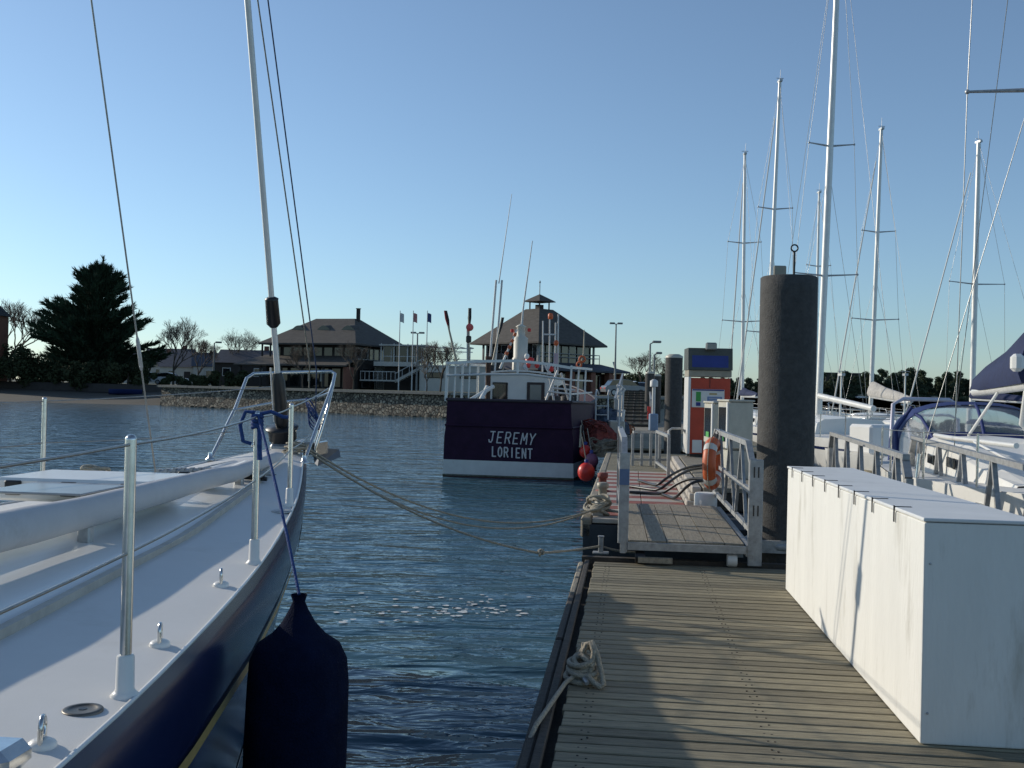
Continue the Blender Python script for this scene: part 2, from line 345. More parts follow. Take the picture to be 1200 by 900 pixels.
# deckhouse: flaring lower side, flat shoulder, raised centre with hatch
def chv(u): return interp(u, [1.5,1.75,2.5,4.16,5,6.05,7,9,12], [.10,.22,.37,.63,.71,.83,.92,1.1,1.15])
def cht(u): return interp(u, [1.5,2.2,3,4,6,8,12], [.0,.006,.018,.03,.045,.06,.08])
def cup(u): return interp(u, [2.0,2.6,3.3,4.5,6,12], [0,.02,.05,.075,.085,.12])
def cprof(u):
    v = chv(u); h = cht(u); k = cup(u); ins = min(v*.5, h*1.55); vi = max(.02, v-ins); vu = max(.01, min(vi-.18, v*.42)) if vi > .25 else vi*.5
    z0 = zd(u, v)
    half = [(v+.004, -.01), (v-.004, .012), (v-ins*.5, h*.55), (v-ins*.93, h*.95), (vi-.012, h+.002), (vu+.07, h+.006), (vu+.035, h+.012), (vu+.012, h+k*.35), (vu-.01, h+k*.8), (vu-.05, h+k), (vu*.4, h+k+.012)]
    return [(x, -u, z0+z) for x, z in half] + [(-x, -u, z0+z) for x, z in reversed(half)]
uc = [1.5,1.7,1.9,2.2,2.6,3,3.5,4,4.5,5,5.5,6,6.5,7,8,9,10]
m_ = MB(); pr = [cprof(u) for u in uc]; m_.grid(pr); m_.add(pr[-1], [tuple(range(len(pr[-1])))]); m_.build('deckhouse', GEL, yacht)
# beige jib track moulding along the foot of the deckhouse
m_ = MB()
for u0, u1 in zip(np.linspace(1.75,9,30), np.linspace(1.75,9,30)[1:]):
    v0, v1 = chv(u0)+.025, chv(u1)+.025
    m_.bar((v0, -u0, zd(u0,v0)+.012), (v1, -u1, zd(u1,v1)+.012), .034, .036)
m_.build('deck_moulding', mat('moulding_grey', (.46,.43,.37), .6, var=.15, scale=14, bump=.1), yacht)
# hatch with dark hinges
hz_ = lambda u: cprof(u)[10][2]
hat = MB().box((-.09, -3.62, hz_(3.62)+.06), (.84,.56,.12), bev=.015).build('hatch', GEL, yacht)
for x in (-.40, -.10, .22): MB().box((x, -3.905, hz_(3.62)+.07), (.085,.03,.075), bev=.006).build('hinge', BLACK, hat)
MB().box((-.02,-4.15, hz_(4.15)+.102), (.5,.5,.012), bev=.004).build('hatch_glazing', mat('smoked_acrylic', (.3,.31,.31), .25, var=.1, scale=4), hat)
hat2 = MB().box((.05, -2.66, hz_(2.66)+.03), (.4,.30,.035), bev=.012).build('forward_hatch', GEL, yacht)
for x in (-.12, .12): MB().box((x+.05, -2.5, hz_(2.66)+.05), (.07,.03,.03), bev=.006).build('hinge', BLACK, hat2)
for x in (-.33, .05): MB().box((x+.1, -3.2, hz_(3.2)+.02), (.10,.06,.03), bev=.008).build('cleat_block', BLACK, yacht)
# tracks across the foredeck
for dv in (.0,): 
    for u0, sgn in ((2.25,1), (2.05,-1)):
        m_ = MB(); m_.tube([(x, -u0 + .05*x, zd(u0,x)+.03) for x in np.linspace(-hb(u0)*.75, hb(u0)*.6, 9)], .016, 6)
        for x in np.linspace(-hb(u0)*.7, hb(u0)*.55, 14): m_.box((x, -u0+.05*x, zd(u0,x)+.035), (.02,.05,.03))
        m_.build('deck_track', BLACK if sgn > 0 else DULLMETAL, yacht)
m_ = MB().torus((-.42,-2.5,zd(2.5,.42)+.02), .07, .014, (0,1,0), 14, 8, 0, math.pi); m_.box((-.42,-2.5,zd(2.5,.42)+.012), (.2,.05,.02), bev=.006); m_.build('fairlead', STEEL, yacht)
# stanchions
def stanchion(u, side, h=.65, foot=True, lean=0):
    v = side*(hb(u)-.062); z = zd(u, v)
    s_ = MB().tube([(v, -u, z+.06), (v+lean, -u, z+h)], .0145, 12)
    s_.lathe([(.0145,0),(.0145,.004),(.009,.012),(.002,.014)], (v+lean, -u, z+h), 12); s_ = s_.build('stanchion', STEEL, yacht)
    f_ = MB().lathe([(.036,-.004),(.036,.008),(.028,.016),(.0235,.022),(.022,.105),(.019,.11)], (v, -u, z), 16).build('stanchion_foot', GEL, s_)
    return V((v+lean, -u, z+h)), V((v+lean*.5, -u, z+h*.56))
tops = {}; mids = {}
for sd_ in (1, -1):
    for u in (2.95, 4.62, 6.47, 8.5, 10.6): tops[sd_,u], mids[sd_,u] = stanchion(u, sd_, .66 if u > 3 else .61)
# lifelines
for sd_ in (1,-1):
    end = V((.30*sd_, -.75, 2.0)); endl = V((.33*sd_, -.95, 1.83))
    for pts_, e, dz in ((tops, V((.26*sd_, -.2, 2.2)), -.012), (mids, endl, 0)):
        P_ = [e] + [pts_[sd_,u] + V((0,0,dz)) for u in (2.95,4.62,6.47,8.5,10.6)]
        q = []
        for a_, c_ in zip(P_, P_[1:]): q += sag(a_, c_, .012, 6)[:-1]
        MB().tube(q + [P_[-1]], .0042, 6).build('lifeline', WIRE, yacht)
# pad eyes, deck filler, cleat
def yl(px, py, z):       # a point on the deck in the yacht's own coordinates
    p = onz(px, py, z); d = p - V((-1.85,9.2,0)); c, s = math.cos(R(5)), math.sin(R(5)); return V((d.x*c - d.y*s, d.x*s + d.y*c, p.z))
for px, py in ((262,686), (190,752), (58,868)):
    p = yl(px, py, 1.43); z = zd(-p.y, p.x); m_ = MB()
    p.x = min(p.x, hb(-p.y)-.115); z = zd(-p.y, p.x); m_.lathe([(.031,-.003),(.031,.008),(.027,.013),(.017,.018)], (p.x,p.y,z), 14).build('pad_base', GEL, yacht)
    pe = MB().torus((p.x,p.y,z+.044), .022, .006, (1,.35,0), 18, 8); pe.tube([(p.x-.007,p.y+.021,z+.010),(p.x-.007,p.y+.021,z+.044)], .006, 8).tube([(p.x+.007,p.y-.021,z+.010),(p.x+.007,p.y-.021,z+.044)], .006, 8)
    pe.build('pad_eye', STEEL, yacht)
p = yl(97, 826, 1.43); z = zd(-p.y, p.x)
fl = MB().lathe([(.048,-.003),(.048,.005),(.045,.0075),(.034,.0075),(.033,.006),(.012,.0065)], (p.x,p.y,z), 24).build('deck_filler', mat('filler_bronze', (.13,.12,.105), .45, .6, var=.3, scale=25), yacht)
MB().lathe([(.011,.002),(.011,.0075)], (p.x,p.y,z), 6).build('key_socket', BLACK, fl)
p = yl(20, 893, 1.43); z = zd(-p.y, p.x)
MB().box((p.x-.02,p.y-.03,z+.03), (.09,.12,.06), bev=.02).build('fairlead_block', STEEL, yacht)
p = yl(326, 604, 1.46); MB().lathe([(.06,-.003),(.06,.006),(.05,.01)], (p.x+.02,p.y,zd(-p.y,p.x)), 20).build('vent_plate', DULLMETAL, yacht)
# pulpit
m_ = MB()
top_ = [(-.36,-1.3,1.63),(-.372,-.75,2.02),(-.385,-.46,2.27),(-.36,-.36,2.31),(-.15,-.12,2.33),(.10,.05,2.345),(.20,.10,2.35),(.245,.07,2.33),(.27,-.1,2.22),(.32,-.75,1.88),(.335,-1.14,1.62)]
m_.tube(top_, .0145, 10); m_.build('pulpit', STEEL, yacht)
m_ = MB().tube([(-.374,-.8,2.0),(-.2,-.35,2.06),(.1,-.12,2.1),(.27,-.2,2.16)], .011, 8).tube([(.255,.0,2.28),(.14,.02,1.9),(.09,-.05,1.70)], .0145, 10)
m_.tube([(.262,-.04,2.24),(.29,-.34,2.0),(.20,-.36,1.66)], .013, 10)
m_.build('pulpit_rail', STEEL, yacht)
for x, y, z in ((-.36,-1.3,1.625),(.335,-1.14,1.61)): MB().lathe([(.04,0),(.04,.008),(.02,.02),(.017,.06)], (x,y,z), 14).build('pulpit_foot', STEEL, yacht)
# forestay with furling gear
def yp(px, py, Y):       # a point seen at a pixel and depth, in the yacht's own coordinates
    d = at(px, py, Y) - V((-1.85,9.2,0)); c, s = math.cos(R(5)), math.sin(R(5)); return V((d.x*c - d.y*s, d.x*s + d.y*c, d.z))
fa = V((.0,-.62,1.72)); fb = fa + (yp(290,0,7.68)-fa)*6.2
fd = (fb-fa).normalized()
MB().tube([fa, fb], .0062, 8).build('forestay', WIRE, yacht)
fur = MB().tube([fa+fd*.55, fa+fd*1.12, fb], [.024,.024,.024], 12).build('furler_foil', MASTM, yacht)
MB().tube([fa+fd*.16, fa+fd*.2, fa+fd*.55, fa+fd*.62], [.05,.058,.055,.036], 14).build('foil_base', BLACK, fur)
MB().tube([fa+fd*.20+V((-.055,-.02,0)), fa+fd*.66+V((-.05,-.02,0))], .007, 6).build('luff_edge', GEL, fur)
MB().lathe([(.06,.0),(.1,.01),(.115,.03),(.115,.10),(.135,.115),(.135,.13),(.05,.14)], fa+fd*.02, 24, axis=fd).build('furler_drum', BLACK, fur)
MB().lathe([(.03,0),(.056,.03),(.052,.22),(.056,.235),(.03,.25)], fa+fd*1.0, 20, axis=fd).build('furler_swivel', BLACK, fur)
MB().tube([fa+V((0,0,-.18)), fa+fd*.05], .03, 10).build('stay_toggle', STEEL, yacht)
MB().box((.0,-.5,1.70),(.16,.5,.06), bev=.02).build('stem_fitting', DULLMETAL, yacht)
# inner stay with its tensioner, halyards led to the bow
ia, ib = V((.0,-3.05,hz_(3.05)+.0)), V((0,0,0)); ib = ia + (yp(107,0,5.35)-ia)*4.6; idr = (ib-ia).normalized()
MB().tube([ia, ib], .0052, 8).build('inner_stay', WIRE, yacht)
MB().tube([ia+idr*.74, ia+idr*.76, ia+idr*.92, ia+idr*.94], [.006,.011,.011,.006], 10).build('stay_tensioner', DULLMETAL, yacht)
h1 = [V((.13,-.35,2.2)), V((.16,-.45,2.4)), V((0,0,0))]; h1[2] = h1[1] + (yp(302,0,7.75)-h1[1])*6.5
MB().tube(h1, .0058, 6).build('halyard', ROPE_G, yacht); hb0 = V((.20,-.38,2.35)); MB().tube([V((.18,-.3,1.95)), hb0, hb0+(yp(314,0,7.8)-hb0)*6.5], .0058, 6).build('halyard', mat('navy_rope', (.03,.05,.1), .9, var=.3, scale=60), yacht)
m_ = MB()
for k in range(5): m_.torus((.16+.01*k,-.36-.012*k,2.02-.03*k), .10-.008*k, .006, (1,.4*k,.5), 16, 6)
m_.build('halyard_coil', BLUEROPE, yacht)
# mast (behind and left of the view), boom not needed in view
mast = MB().tube([(0,-6.6,1.6),(0,-6.62,12),(0,-6.65,24.4)], [.1,.1,.08], 16).build('mast', MASTM, yacht)
for z in (8,13.5,19): MB().tube([(-1.3,-8.2,z+.1),(0,-6.6,z),(1.3,-8.2,z+.1)], .03, 8).build('spreader', MASTM, mast)
for sd_ in (1,-1): MB().tube([(sd_*1.45,-9.2,1.45),(sd_*1.3,-8.2,8.1),(sd_*1.3,-8.2,19.1),(0,-6.65,24.2)], .006, 6).build('shroud', WIRE, mast)
# anchor on the bow roller
an = MB().bar((.10,-.25,1.70),(.12,.30,1.63), .05,.06).build('anchor', DULLMETAL, yacht)
m_ = MB(); m_.hexa([V(p) for p in ((.09,.02,1.52),(.13,-.02,1.50),(.24,.36,1.56),(.20,.40,1.58),(.05,.05,1.66),(.14,.03,1.66),(.22,.38,1.63),(.18,.42,1.63))]); m_.build('fluke', mat('galv_dark', (.10,.11,.13), .45, .4, var=.2, scale=10), an)
MB().lathe([(.045,-.05),(.05,-.045),(.03,0),(.05,.045),(.045,.05)], (.10,.06,1.64), 14, axis=(1,0,0)).build('bow_roller', BLACK, an)
MB().box((.06,-.02,1.66),(.03,.36,.12), bev=.006).box((.155,-.02,1.66),(.03,.36,.12), bev=.006).build('roller_cheek', STEEL, yacht)
for x, y in ((.19,-.82),(-.17,-.8)): 
    m_ = MB().tube([(x,y-.11,zd(.8,x)+.05),(x,y-.05,zd(.8,x)+.06),(x,y+.05,zd(.8,x)+.06),(x,y+.11,zd(.8,x)+.05)], [.008,.012,.012,.008], 8); m_.tube([(x,y,zd(.8,x)),(x,y,zd(.8,x)+.06)], .016, 8); m_.build('cleat', STEEL, yacht)
m_ = MB(); rr = random.Random(3)
for k in range(7): m_.torus((.19+rr.uniform(-.03,.03),-.86+rr.uniform(-.04,.04),zd(.85,.19)+.02+.01*k), rr.uniform(.05,.085), .008, (rr.uniform(-.3,.3),rr.uniform(-.3,.3),1), 16, 6)
m_.build('rope_end', ROPE, yacht)

# long white roll lying on chocks along the deckhouse
yrot = Matrix.Rotation(-R(5), 4, 'Z'); 
def yw(p): return yrot @ V(p) + V((-1.85,9.2,0))
roll = thing('rolled_sail', 'long white rolled sail lying lengthwise on low chocks along the yacht\'s foredeck', 'sail', (-1.85,9.2,0), -R(5))
ru = [1.35,1.5,1.9,2.6,3.4,4.3,5.2,6.2,7.2,8.4]
def rv(u): return interp(u, [1.35,3,5.3,8.4], [.21,.30,.385,.47])
def rr_(u): return interp(u, [1.35,1.5,2.6,5.3,8.4], [.028,.04,.055,.078,.088])
def rz_(u): 
    v = rv(u); hh = zd(u,v) + cht(u); return hh + rr_(u) + interp(u, [1.35,1.9,3,6], [.010,.018,.05,.065])
m_ = MB().tube([(rv(u), -u, rz_(u)) for u in np.linspace(1.35,8.4,44)], [rr_(u)*(1+.02*math.sin(u*9)) for u in np.linspace(1.35,8.4,44)], 20)
m_.build('cover', mat('sail_cloth', (.52,.52,.52), .75, var=.05, scale=4, bump=.25, bscale=9, wear=((.42,.41,.39), 3, .58)), roll)
for u in (2.4,4.6,6.3,8.0): MB().box((rv(u), -u, rz_(u)-rr_(u)-.03), (.06,.045,.085), bev=.008).build('chock', DULLMETAL, roll)
# coil of beige line on the port side deck
m_ = MB()
for k in range(9): m_.torus((rr.uniform(-.03,.03),rr.uniform(-.03,.03),.02+.014*k), rr.uniform(.05,.10), .011, (rr.uniform(-.35,.35),rr.uniform(-.35,.35),1), 16, 6)
p = yw((-.42,-3.0,0)); o = m_.build('rope_coil', ROPE); o.location = (p.x,p.y,zd(3.0,.42)+.02+cht(3.)); tag(o, 'small beige rope heap on the yacht\'s far side deck beside the hatch', 'rope')

# fender hung from a stanchion by a blue rope
fpos = at(349, 760, 3.75); fx, fy = fpos.x, fpos.y
fen = thing('fender', 'big dark navy cloth-covered fender hanging against the yacht\'s hull', 'fender', (fx, fy, 0))
prof = [(.02,1.44),(.03,1.455),(.022,1.43),(.035,1.40),(.06,1.355),(.10,1.31),(.15,1.275),(.175,1.22),(.183,1.13),(.186,.9),(.184,.6),(.178,.42),(.15,.33),(.09,.27),(.03,.25)]
m_ = MB(); prof2 = prof[1:]
rows = []
for r_, z in prof2:
    rows.append([(r_*math.cos(a)*(1+.025*math.sin(5*a+z*6)), r_*math.sin(a)*(1+.025*math.sin(5*a+z*6)), z) for a in np.linspace(0, 2*math.pi, 33)[:-1]])
m_.grid(rows, closed=True); m_.build('fender_cover', FENDER, fen)
knot = yw(tops[1,4.62])
m_ = MB(); kz = V((0,0,1.455)); top = knot - V((fx,fy,0))
m_.tube(sag(top, kz, -.03, 10), .0062, 8)
m_.build('lanyard', BLUEROPE, fen)
m_ = MB()
for k in range(4): m_.torus(top+V((0,0,-.012-.016*k)), .021, .009, (.25*math.sin(k),.25*math.cos(k*2),1), 14, 6)
m_.tube([top+V((.0,0,.005)), top+V((-.05,-.01,.01)), top+V((-.07,-.02,-.05)), top+V((-.055,-.02,-.12)), top+V((-.02,-.015,-.13))], .009, 8)
m_.tube([top+V((.01,0,0)), top+V((.06,.0,.012)), top+V((.11,.0,-.01)), top+V((.135,.0,-.012))], .0085, 8)
m_.tube([top+V((.012,-.01,-.02)), top+V((.016,-.02,-.12)), top+V((.02,-.02,-.2))], .011, 8)
m_.build('lanyard_knot', BLUEROPE, fen)
# ------------------------------------------------------------------ the near pontoon
PZ = .60
PA = math.atan2(.62, 5.37)                         # heading of the pier, right of the view axis
pd = V((math.sin(PA), math.cos(PA), 0)); pr_ = V((math.cos(PA), -math.sin(PA), 0))
P0 = V((.07, 4.33, 0))                              # a point on its left edge
P0 = P0 - pd*4.35
PW = 2.55; PL = 9.95                                # width, end measured from P0 along pd
pier = thing('pontoon', 'floating pontoon of grey weathered planks running away from the viewer in the foreground', 'pontoon', P0, -PA)
pitch = .118; n0 = -16; nmax = int(PL/pitch)
pl_me = []
for k in range(3):
    m_ = MB().box((0,0,0), (PW-.14, pitch-.017, .032), bev=.004); pl_me.append(m_.mesh('plank', WOOD))
for i in range(n0, nmax):
    inst('plank', pl_me[i % 3], pier, (PW/2+.055+rnd.uniform(-.006,.006), i*pitch+rnd.uniform(-.0015,.0015), PZ-.016+rnd.uniform(-.0025,.0025)), rnd.uniform(-.002,.002))
MB().box((PW/2, (n0*pitch+PL)/2, .26), (PW-.1, PL-n0*pitch, .5)).build('float_body', DARKWOOD, pier)
for x in (.25, 1.12, PW-.2): MB().box((x, (n0*pitch+PL)/2, PZ-.065), (.06, PL-n0*pitch-.02, .06)).build('joist', DARKWOOD, pier)
m_ = MB()
for i in range(n0, nmax):
    for x in (.25, 1.12, PW-.2):
        for dx in (-.017,.017): m_.lathe([(.0055,-.004),(.0055,.0015),(.003,.0018)], (x+dx+rnd.uniform(-.006,.006), i*pitch+rnd.uniform(-.02,.02), PZ+.001), 6, False)
tag(m_.build('screw_heads', mat('screw_dark', (.06,.05,.04), .6, .4, var=.3, scale=9), pier), kind='stuff')
segs = [(-2.0,1.45),(1.5,4.05),(4.1,6.75),(6.8,8.3),(8.35,9.0),(9.05,9.85)]
for a, c in segs:                                    # edge timbers, left
    MB().box((.0, (a+c)/2, PZ-.09), (.055, c-a, .17), bev=.012).build('fender_timber', WOOD_L if a > 8 else DARKWOOD, pier)
MB().box((.055, (PL-2)/2, PZ-.012), (.045, PL+2-.1, .04), bev=.006).build('edge_board', DARKWOOD, pier)
MB().box((PW+.03, (PL-2)/2, PZ-.08), (.09, PL+2, .2)).build('edge_board', DARKWOOD, pier)
MB().box((PW/2, PL+.03, PZ-.07), (PW, .08, .2)).build('edge_board', DARKWOOD, pier)
def pw(x, y, z): return P0 + pr_*x + pd*y + V((0,0,z))
# tall white locker
bn, bf = at(1078,875,1), at(920,690,1)
b_nl = onz(1078,873,PZ); b_fl = onz(920.5,691,PZ)
bdir = (b_fl-b_nl); BL = bdir.length; bdir = bdir.normalized(); bang = math.atan2(bdir.x, bdir.y); bsd = V((bdir.y, -bdir.x, 0))
lock = thing('white_locker', 'long white painted dock locker with a flat lid standing on the right of the planks', 'locker', b_nl, -bang)
BW_ = .52; hn, hf = 1.065, 1.035
m_ = MB(); m_.hexa([V(p) for p in ((0,0,.004),(BW_,0,.004),(BW_,BL,.004),(0,BL,.004),(0,0,hn-.022),(BW_,0,hn-.022),(BW_,BL,hf-.022),(0,BL,hf-.022))]); _o = m_.build('body', BOXW, lock, fix=True); _m = _o.modifiers.new('bevel','BEVEL'); _m.width = .008; _m.segments = 2
m_ = MB(); m_.hexa([V(p) for p in ((-.006,-.008,hn-.018),(BW_+.01,-.008,hn-.018),(BW_+.01,BL+.01,hf-.018),(-.006,BL+.01,hf-.018),(-.006,-.008,hn),(BW_+.01,-.008,hn),(BW_+.01,BL+.01,hf),(-.006,BL+.01,hf))]); m_.build('lid', mat('lid_paint', (.66,.67,.66), .6, var=.06, scale=3, bump=.1, wear=((.5,.5,.48), 2, .6)), lock); _m = kids(lock)[-1].modifiers.new('bevel','BEVEL'); _m.width = .005; _m.segments = 2
for k in range(8):
    y = BL*(.135 + .8*(k/7)**1.0) if k else BL*.13
    z = lerp(hn, hf, y/BL)
    st = MB().box((-.0085, y, z-.035), (.004, .016, .085)).box((.035, y, z+.0015), (.085, .016, .004)).build('strap', BLACK, lock)
for x in (.03,.47): 
    for z in (.15,.85): MB().lathe([(.006,0),(.006,.003),(.003,.005)], (x,-.001,z), 8, axis=(0,-1,0)).build('screw', DULLMETAL, lock)
# heap of rope with its line going over the edge
hp = onz(682, 800, PZ); coil = thing('mooring_rope', 'heap of pale mooring rope on the plank edge, its line running to the water', 'rope', (hp.x, hp.y, PZ))
m_ = MB(); rr = random.Random(12); q = []
for k in range(150):
    t = k/150; a = t*2*math.pi*6.3; e = .075 + .022*math.sin(a*.37+1) ; q.append((e*math.cos(a)*(1-.25*t), e*.75*math.sin(a)*(1-.2*t), .022 + .125*t + .03*math.sin(a*.5+.7)*t + .022*math.sin(a)))
m_.tube(q, .0155, 8)
m_.tube([(-.06,.03,.05),(-.02,.05,.13),(.02,.03,.205),(.045,.0,.225),(.06,-.03,.18),(.05,-.045,.10),(.02,-.05,.04)], .015, 8)
m_.tube([(.0,.03,.15),(.025,.02,.21),(.05,.0,.23),(.078,-.03,.17),(.10,-.06,.08),(.112,-.10,.02),(.09,-.125,.014),(.06,-.11,.03),(.02,-.07,.06)], .015, 8)
m_.tube([(-.07,.0,.04),(-.04,.04,.12),(-.01,-.03,.16),(.05,-.05,.11),(.06,.02,.05)], .015, 8)
m_.build('coil', ROPE, coil)
e1 = onz(628, 850, PZ+.03) - V((hp.x,hp.y,PZ)); e2 = V((e1.x-.10, e1.y-.22, -.12)); e3 = V((e1.x-.14, e1.y-.55, -.42))
MB().tube([(-.05,-.04,.045),(-.1,-.12,.03), tuple(e1.lerp(V((-.1,-.12,.03)),.4)), tuple(e1), tuple(e2), tuple(e3)], .0125, 8).build('line', ROPE, coil)
MB().tube([(-.05,.1,.03),(-.03,.03,.05),(.0,-.05,.05),(.02,-.12,.03)], [.012,.018,.018,.012], 8).lathe([(.02,-.02),(.02,.04)], (0,0,0), 10).build('cleat', DULLMETAL, coil)
# short post at the far left corner with the mooring lines
c1 = onz(704, 648, PZ); o = thing('mooring_post', 'short galvanised post at the far left corner of the near planks', 'bollard', c1, -PA)
MB().box((0,0,.075),(.05,.05,.17), bev=.005).build('post', GALV, o); MB().box((0,0,.004),(.16,.12,.014), bev=.003).build('base_plate', GALV, o); MB().box((0,0,.166),(.062,.062,.014), bev=.004).build('post_cap', GALV, o)

# ------------------------------------------------------------------ gangway with handrails
G0 = onz(736,633,.80); GY = 9.72; 
gl = V((1.13, 9.72, 0)); GA = R(5.2); gw = thing('gangway', 'short aluminium gangway with wooden boards and two handrails leading onto the fuel pontoon', 'gangway', gl, -GA)
GWD, GL_ = 1.10, 3.35
def gz(y): return .82 + .07*min(1, y/2.6)
nb = 6; bwid = (GWD-.02)/nb; rowsy = [(0.02,.95),(.965,1.75),(1.765,2.62)]
for i in range(nb):
    for a, c in rowsy:
        m_ = MB(); x0, x1 = .01+i*bwid+.004, .01+(i+1)*bwid-.004
        m_.hexa([V(p) for p in ((x0,a,gz(a)-.03),(x1,a,gz(a)-.03),(x1,c,gz(c)-.03),(x0,c,gz(c)-.03),(x0,a,gz(a)),(x1,a,gz(a)),(x1,c,gz(c)),(x0,c,gz(c)))]); o = m_.build('board', WOOD_L, gw); o.location.z = rnd.uniform(-.003,.003)
m_ = MB().bar((0,-.02,gz(0)-.05),(GWD,-.02,gz(0)-.05),.035,.07); m_.build('sill', GALV, gw)
for x in (-.03, GWD+.03): MB().bar((x,-.02,gz(0)-.06),(x,2.65,gz(2.65)-.06),.055,.1).build('side_beam', GALV, gw)
for x in (.12,.98): MB().lathe([(.055,-.045),(.06,-.03),(.06,.03),(.055,.045)], (x,.02,PZ+.062), 16, axis=(1,0,0)).build('roller', BLACK if x < .5 else REFL, gw)
MB().bar((.10,-.06,PZ+.05),(.42,-.06,PZ+.05),.05,.05).build('roller_axle', WOOD_L, gw)
def rail(x, sgn):
    h = .94; r_ = thing_part = MB()
    z0, z1 = gz(0), gz(2.6)+.02
    r_.bar((x,.28,z0+h),(x,GL_-.2,z1+h-.08),.055,.05); r_.bar((x,.28,z0+h),(x,.02,z0+h-.16),.055,.05); r_.bar((x,.02,z0+h-.14),(x,0,z0-.12),.05,.055); r_.bar((x,GL_-.2,z1+h-.08),(x,GL_,z1+.55),.055,.05); r_.bar((x,GL_,z1+.57),(x,GL_,z1-.1),.05,.05)
    rl = r_.build('handrail', GALV, gw)
    MB().bar((x,.04,z0+.5),(x,GL_-.02,z1+.45),.04,.045).build('middle_rail', GALV, rl)
    MB().bar((x,.04,z0+.14),(x,GL_-.02,z1+.10),.04,.045).build('bottom_rail', GALV, rl)
    for a, c in ((.3,.75),(1.15,.75),(1.2,1.7),(2.15,1.7),(2.2,2.65),(3.05,2.65)):
        MB().bar((x,a,lerp(z0,z1,a/GL_)+.10),(x,c,lerp(z0,z1,c/GL_)+h-.03),.03,.035).build('brace', GALV, rl)
    return rl
rl1 = rail(-.045, -1); rl2 = rail(GWD+.045, 1)
m_ = MB().box((-.045,-.005,gz(0)+.40),(.10,.03,.86), bev=.006); m_.build('end_plate', GALV, rl1)
MB().box((-.045,-.024,gz(0)+.60),(.094,.006,.15)).build('reflection_patch', mat('painted_sky_reflection', (.10,.15,.26), .4, .2, var=.15, scale=8), rl1)  # sky reflected in the aluminium end plate, put in as a blue-grey colour
m_ = MB().box((GWD+.085,-.005,gz(0)+.30),(.13,.03,1.0), bev=.006); m_.build('end_plate', GALV, rl2)
for z in (.12,.48): 
    for x in (-.02,.02): MB().box((GWD+.085+x,-.022,gz(0)+z+.2),(.012,.006,.10)).build('slot', BLACK, rl2)
# lifebuoy on the right rail
lb = at(835,543,12.1); o = thing('lifebuoy', 'orange lifebuoy with pale tape bands hung on the gangway\'s right handrail', 'lifebuoy', (lb.x, lb.y, lb.z), -GA - R(16))
MB().torus((0,0,0), .235, .078, (1,0,0), 32, 12).build('ring', ORANGE, o)
for k in range(4):
    a = math.pi/4 + k*math.pi/2
    MB().torus((0,0,0), .235, .081, (1,0,0), 5, 12, a-.15, a+.15).build('tape_band', REFL, o)
MB().torus((0,0,0), .325, .006, (1,0,0), 32, 6).build('grab_line', ROPE, o)
MB().tube([(.0,.0,.32),(.03,0,.40),(.06,0,.36),(.04,0,.29)], .008, 6).build('hanger', BLACK, o)

# ------------------------------------------------------------------ fuel pontoon
FZ = .80
fp0 = pw(-.06, 11.5, 0); FA = PA; fuel = thing('fuel_pontoon', 'fuel pontoon with red and white striped deck plates beyond the gangway', 'pontoon', fp0, -FA)
def fw(x, y, z=0): return fp0 + pr_*x + pd*y + V((0,0,z))
FW_, FL_ = 3.9, 13.0
MB().box((FW_/2-.35, FL_/2, .34), (FW_-.7, FL_, .80)).build('float_body', mat('float_dark', (.035,.042,.05), .8, var=.3, scale=4, bump=.3), fuel)
k = 0; y = 0.02
while y < 6.9:                                       # striped deck plates
    h_ = .34
    for x0, x1 in ((.10,.66),(.67,1.21)): MB().box(((x0+x1)/2, y+h_/2, FZ-.02), (x1-x0, h_-.008, .05), bev=.004).build('deck_plate', REDDECK if k % 2 else WHITEDECK, fuel)
    y += h_; k += 1
while y < FL_-.2: MB().box((1.02, y+.07, FZ-.02), (1.85, .132, .05), bev=.004).build('plank', WOOD, fuel); y += .14
for a, c in ((0,1.6),(1.65,3.3),(3.35,5),(5.05,7),(7.05,9),(9.05,12.9)): MB().box((.03,(a+c)/2,FZ-.10),(.12,c-a,.22), bev=.02).build('fender_timber', WOOD_L, fuel)
# stepped plinth for the pumps, its side made of three boards
PX = 1.22
for i, (xo, z0, z1) in enumerate(((0,FZ-.02,FZ+.075),(.035,FZ+.08,FZ+.16),(.07,FZ+.165,FZ+.245))):
    MB().box((PX+.06+xo, 4.9, (z0+z1)/2), (.12, 6.6-.1*i, z1-z0), bev=.012).build('step_board', WHITEDECK, fuel)
for i in range(14): MB().box((PX+1.0+.06, 1.66+.4675*i+.23, FZ+.215), (1.7, .455, .06), bev=.006).build('plinth_board', WOOD_L, fuel)
MB().box((PX+1.05, 4.9, FZ+.07), (1.7, 6.5, .22)).build('plinth_core', DARKWOOD, fuel)
MB().lathe([(.13,0),(.14,.02),(.14,.2),(.125,.22)], (PX+.22, 1.35, FZ-.01), 20).build('corner_buffer', WHITEP, fuel)
